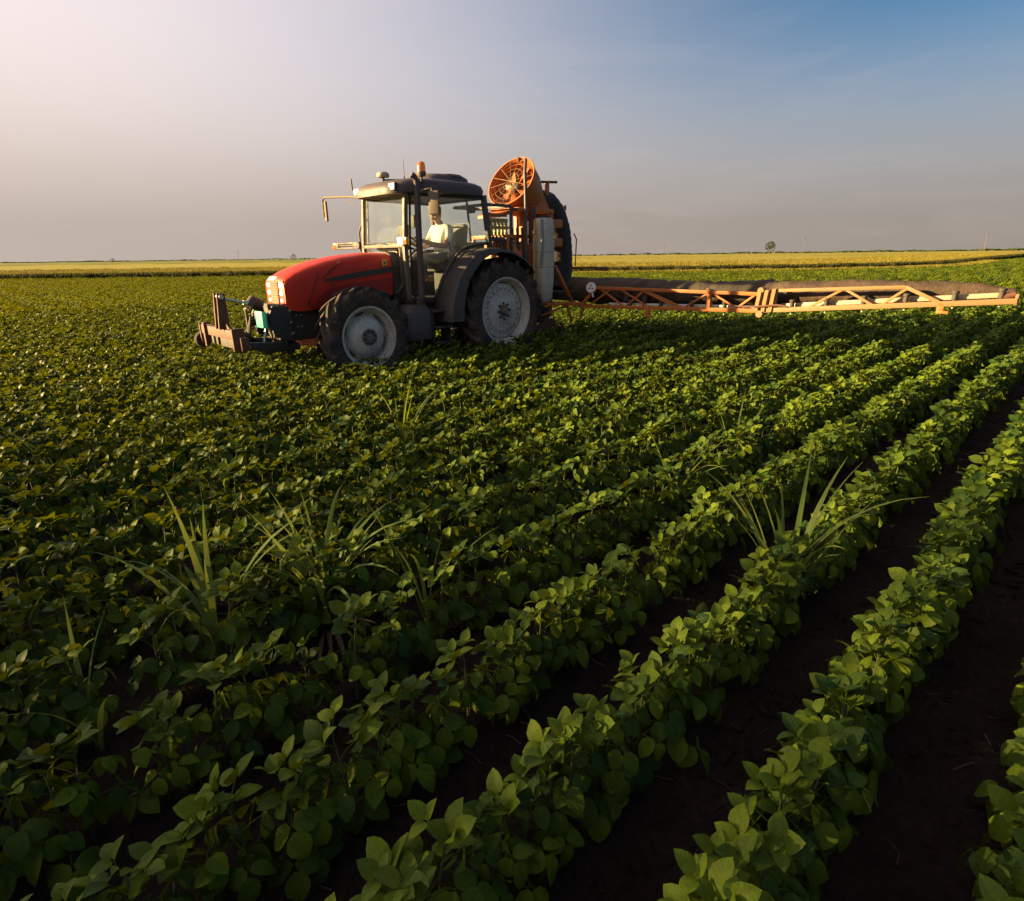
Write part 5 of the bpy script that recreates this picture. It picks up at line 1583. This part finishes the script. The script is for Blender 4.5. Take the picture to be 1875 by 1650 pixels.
def pole(x, dist, h, label):
    e = empty('utility_pole', (x, dist, 0.0))
    tag(e, label, 'pole', 'utility poles on the skyline')
    MB().tube([(0, 0, -0.3), (0, 0, h)], [0.17, 0.12], 8).build('mast', 'wood', e)
    MB().box((0, 0, h - 0.6), (1.6, 0.12, 0.12), 0.01).build('crossarm', 'wood', e)
    for dx in (-0.7, 0, 0.7):
        MB().tube([(dx, 0, h - 0.55), (dx, 0, h - 0.3)], 0.06, 6).build('insulator', 'white', e)
pole(160.1, 330, 9.6, 'utility pole on the skyline just right of the lone tree')
pole(235.2, 300, 9.2, 'utility pole on the skyline nearest the right edge')
pole(122.4, 480, 9.6, 'utility pole on the skyline left of the lone tree')
pole(-232.5, 520, 8.5, 'utility pole on the skyline above the front hitch frame')
def belt(name, x0, x1, y, h, label, seed):
    r = random.Random(seed)
    vs, fs = [], []
    n = int((x1 - x0) / 3)
    for k in range(n * 5):
        x = r.uniform(x0, x1)
        env = 0.35 + 0.65 * abs(math.sin(x * 0.011 + seed) * math.sin(x * 0.037 + 2 * seed))
        z = h * env * r.random() ** 0.7
        s = h * 0.22 * r.uniform(0.6, 1.4)
        rot = Euler((r.uniform(0, 6.28), r.uniform(0, 6.28), 0)).to_matrix()
        o = len(vs)
        vs += [Vector((x, y + r.uniform(-10, 10), z + 0.4)) + rot @ Vector(q) * s for q in ((-1.6, 0, 0), (0, -.8, .2), (1.6, 0, 0), (0, .8, .1))]
        fs.append((o, o + 1, o + 2, o + 3))
    me = bpy.data.meshes.new(name)
    me.from_pydata([tuple(q) for q in vs], [], fs)
    me.materials.append(M['tree'])
    o = put(name, me)
    tag(o, label, 'trees', kind='stuff')
belt('distant_treeline', 150, 1900, 1500, 5.0, 'thin dark line of far trees along the right horizon', 1)
belt('distant_treeline', -1500, -60, 1700, 3.2, 'broken line of far trees along the left horizon', 2)

# ------------------------------------------------------------------ added trees out of view on the left, put there to shade the near rows
def added_shade_trees():
    r = random.Random(11)
    vs, fs, mi = [], [], []
    for (x, y, h, w, n) in ((-25.0, 4.8, 8.6, 2.2, 380), (-25.6, 3.5, 8.8, 2.4, 950), (-25.0, 2.2, 9.0, 2.6, 2200), (-25.5, 0.9, 9.2, 2.8, 4600), (-25.0, -0.5, 9.2, 2.8, 6500), (-25.4, -2.2, 9.2, 3.0, 6500)):
        mb = MB().tube([(x, y, -0.2), (x + 0.1, y, h * 0.4), (x, y + 0.1, h * 0.9)], [0.14, 0.10, 0.03], 7)
        o = len(vs)
        vs += [Vector(p) for p in mb.v]
        fs += [tuple(i + o for i in q) for q in mb.f]
        mi += [1] * len(mb.f)
        for k in range(n):
            t = r.random()
            z = h * (0.12 + 0.9 * t)
            lim = w * 0.5 * math.sin(min(1.0, 0.12 + 0.88 * t) * math.pi) ** 0.6 + 0.1
            a, q = r.uniform(0, 6.283), lim * math.sqrt(r.random()) * r.uniform(0.8, 1.15)
            s = r.uniform(0.07, 0.12)
            rot = Euler((r.uniform(0, 6.28), r.uniform(0, 6.28), 0)).to_matrix()
            o = len(vs)
            vs += [Vector((x + q * math.cos(a), y + q * math.sin(a), z)) + rot @ Vector(c) * s for c in ((-1.2, 0, 0), (0, -.7, .2), (1.2, 0, 0), (0, .7, .1))]
            fs.append((o, o + 1, o + 2, o + 3))
            mi.append(0)
    me = bpy.data.meshes.new('added_shade_trees')
    me.from_pydata([tuple(p) for p in vs], [], fs)
    me.materials.append(M['tree'])
    me.materials.append(M['bark'])
    me.polygons.foreach_set('material_index', mi)
    o = put('added_shade_trees', me)
    tag(o, 'added row of unseen trees put in to shade the near rows', 'trees', kind='stuff')
added_shade_trees()
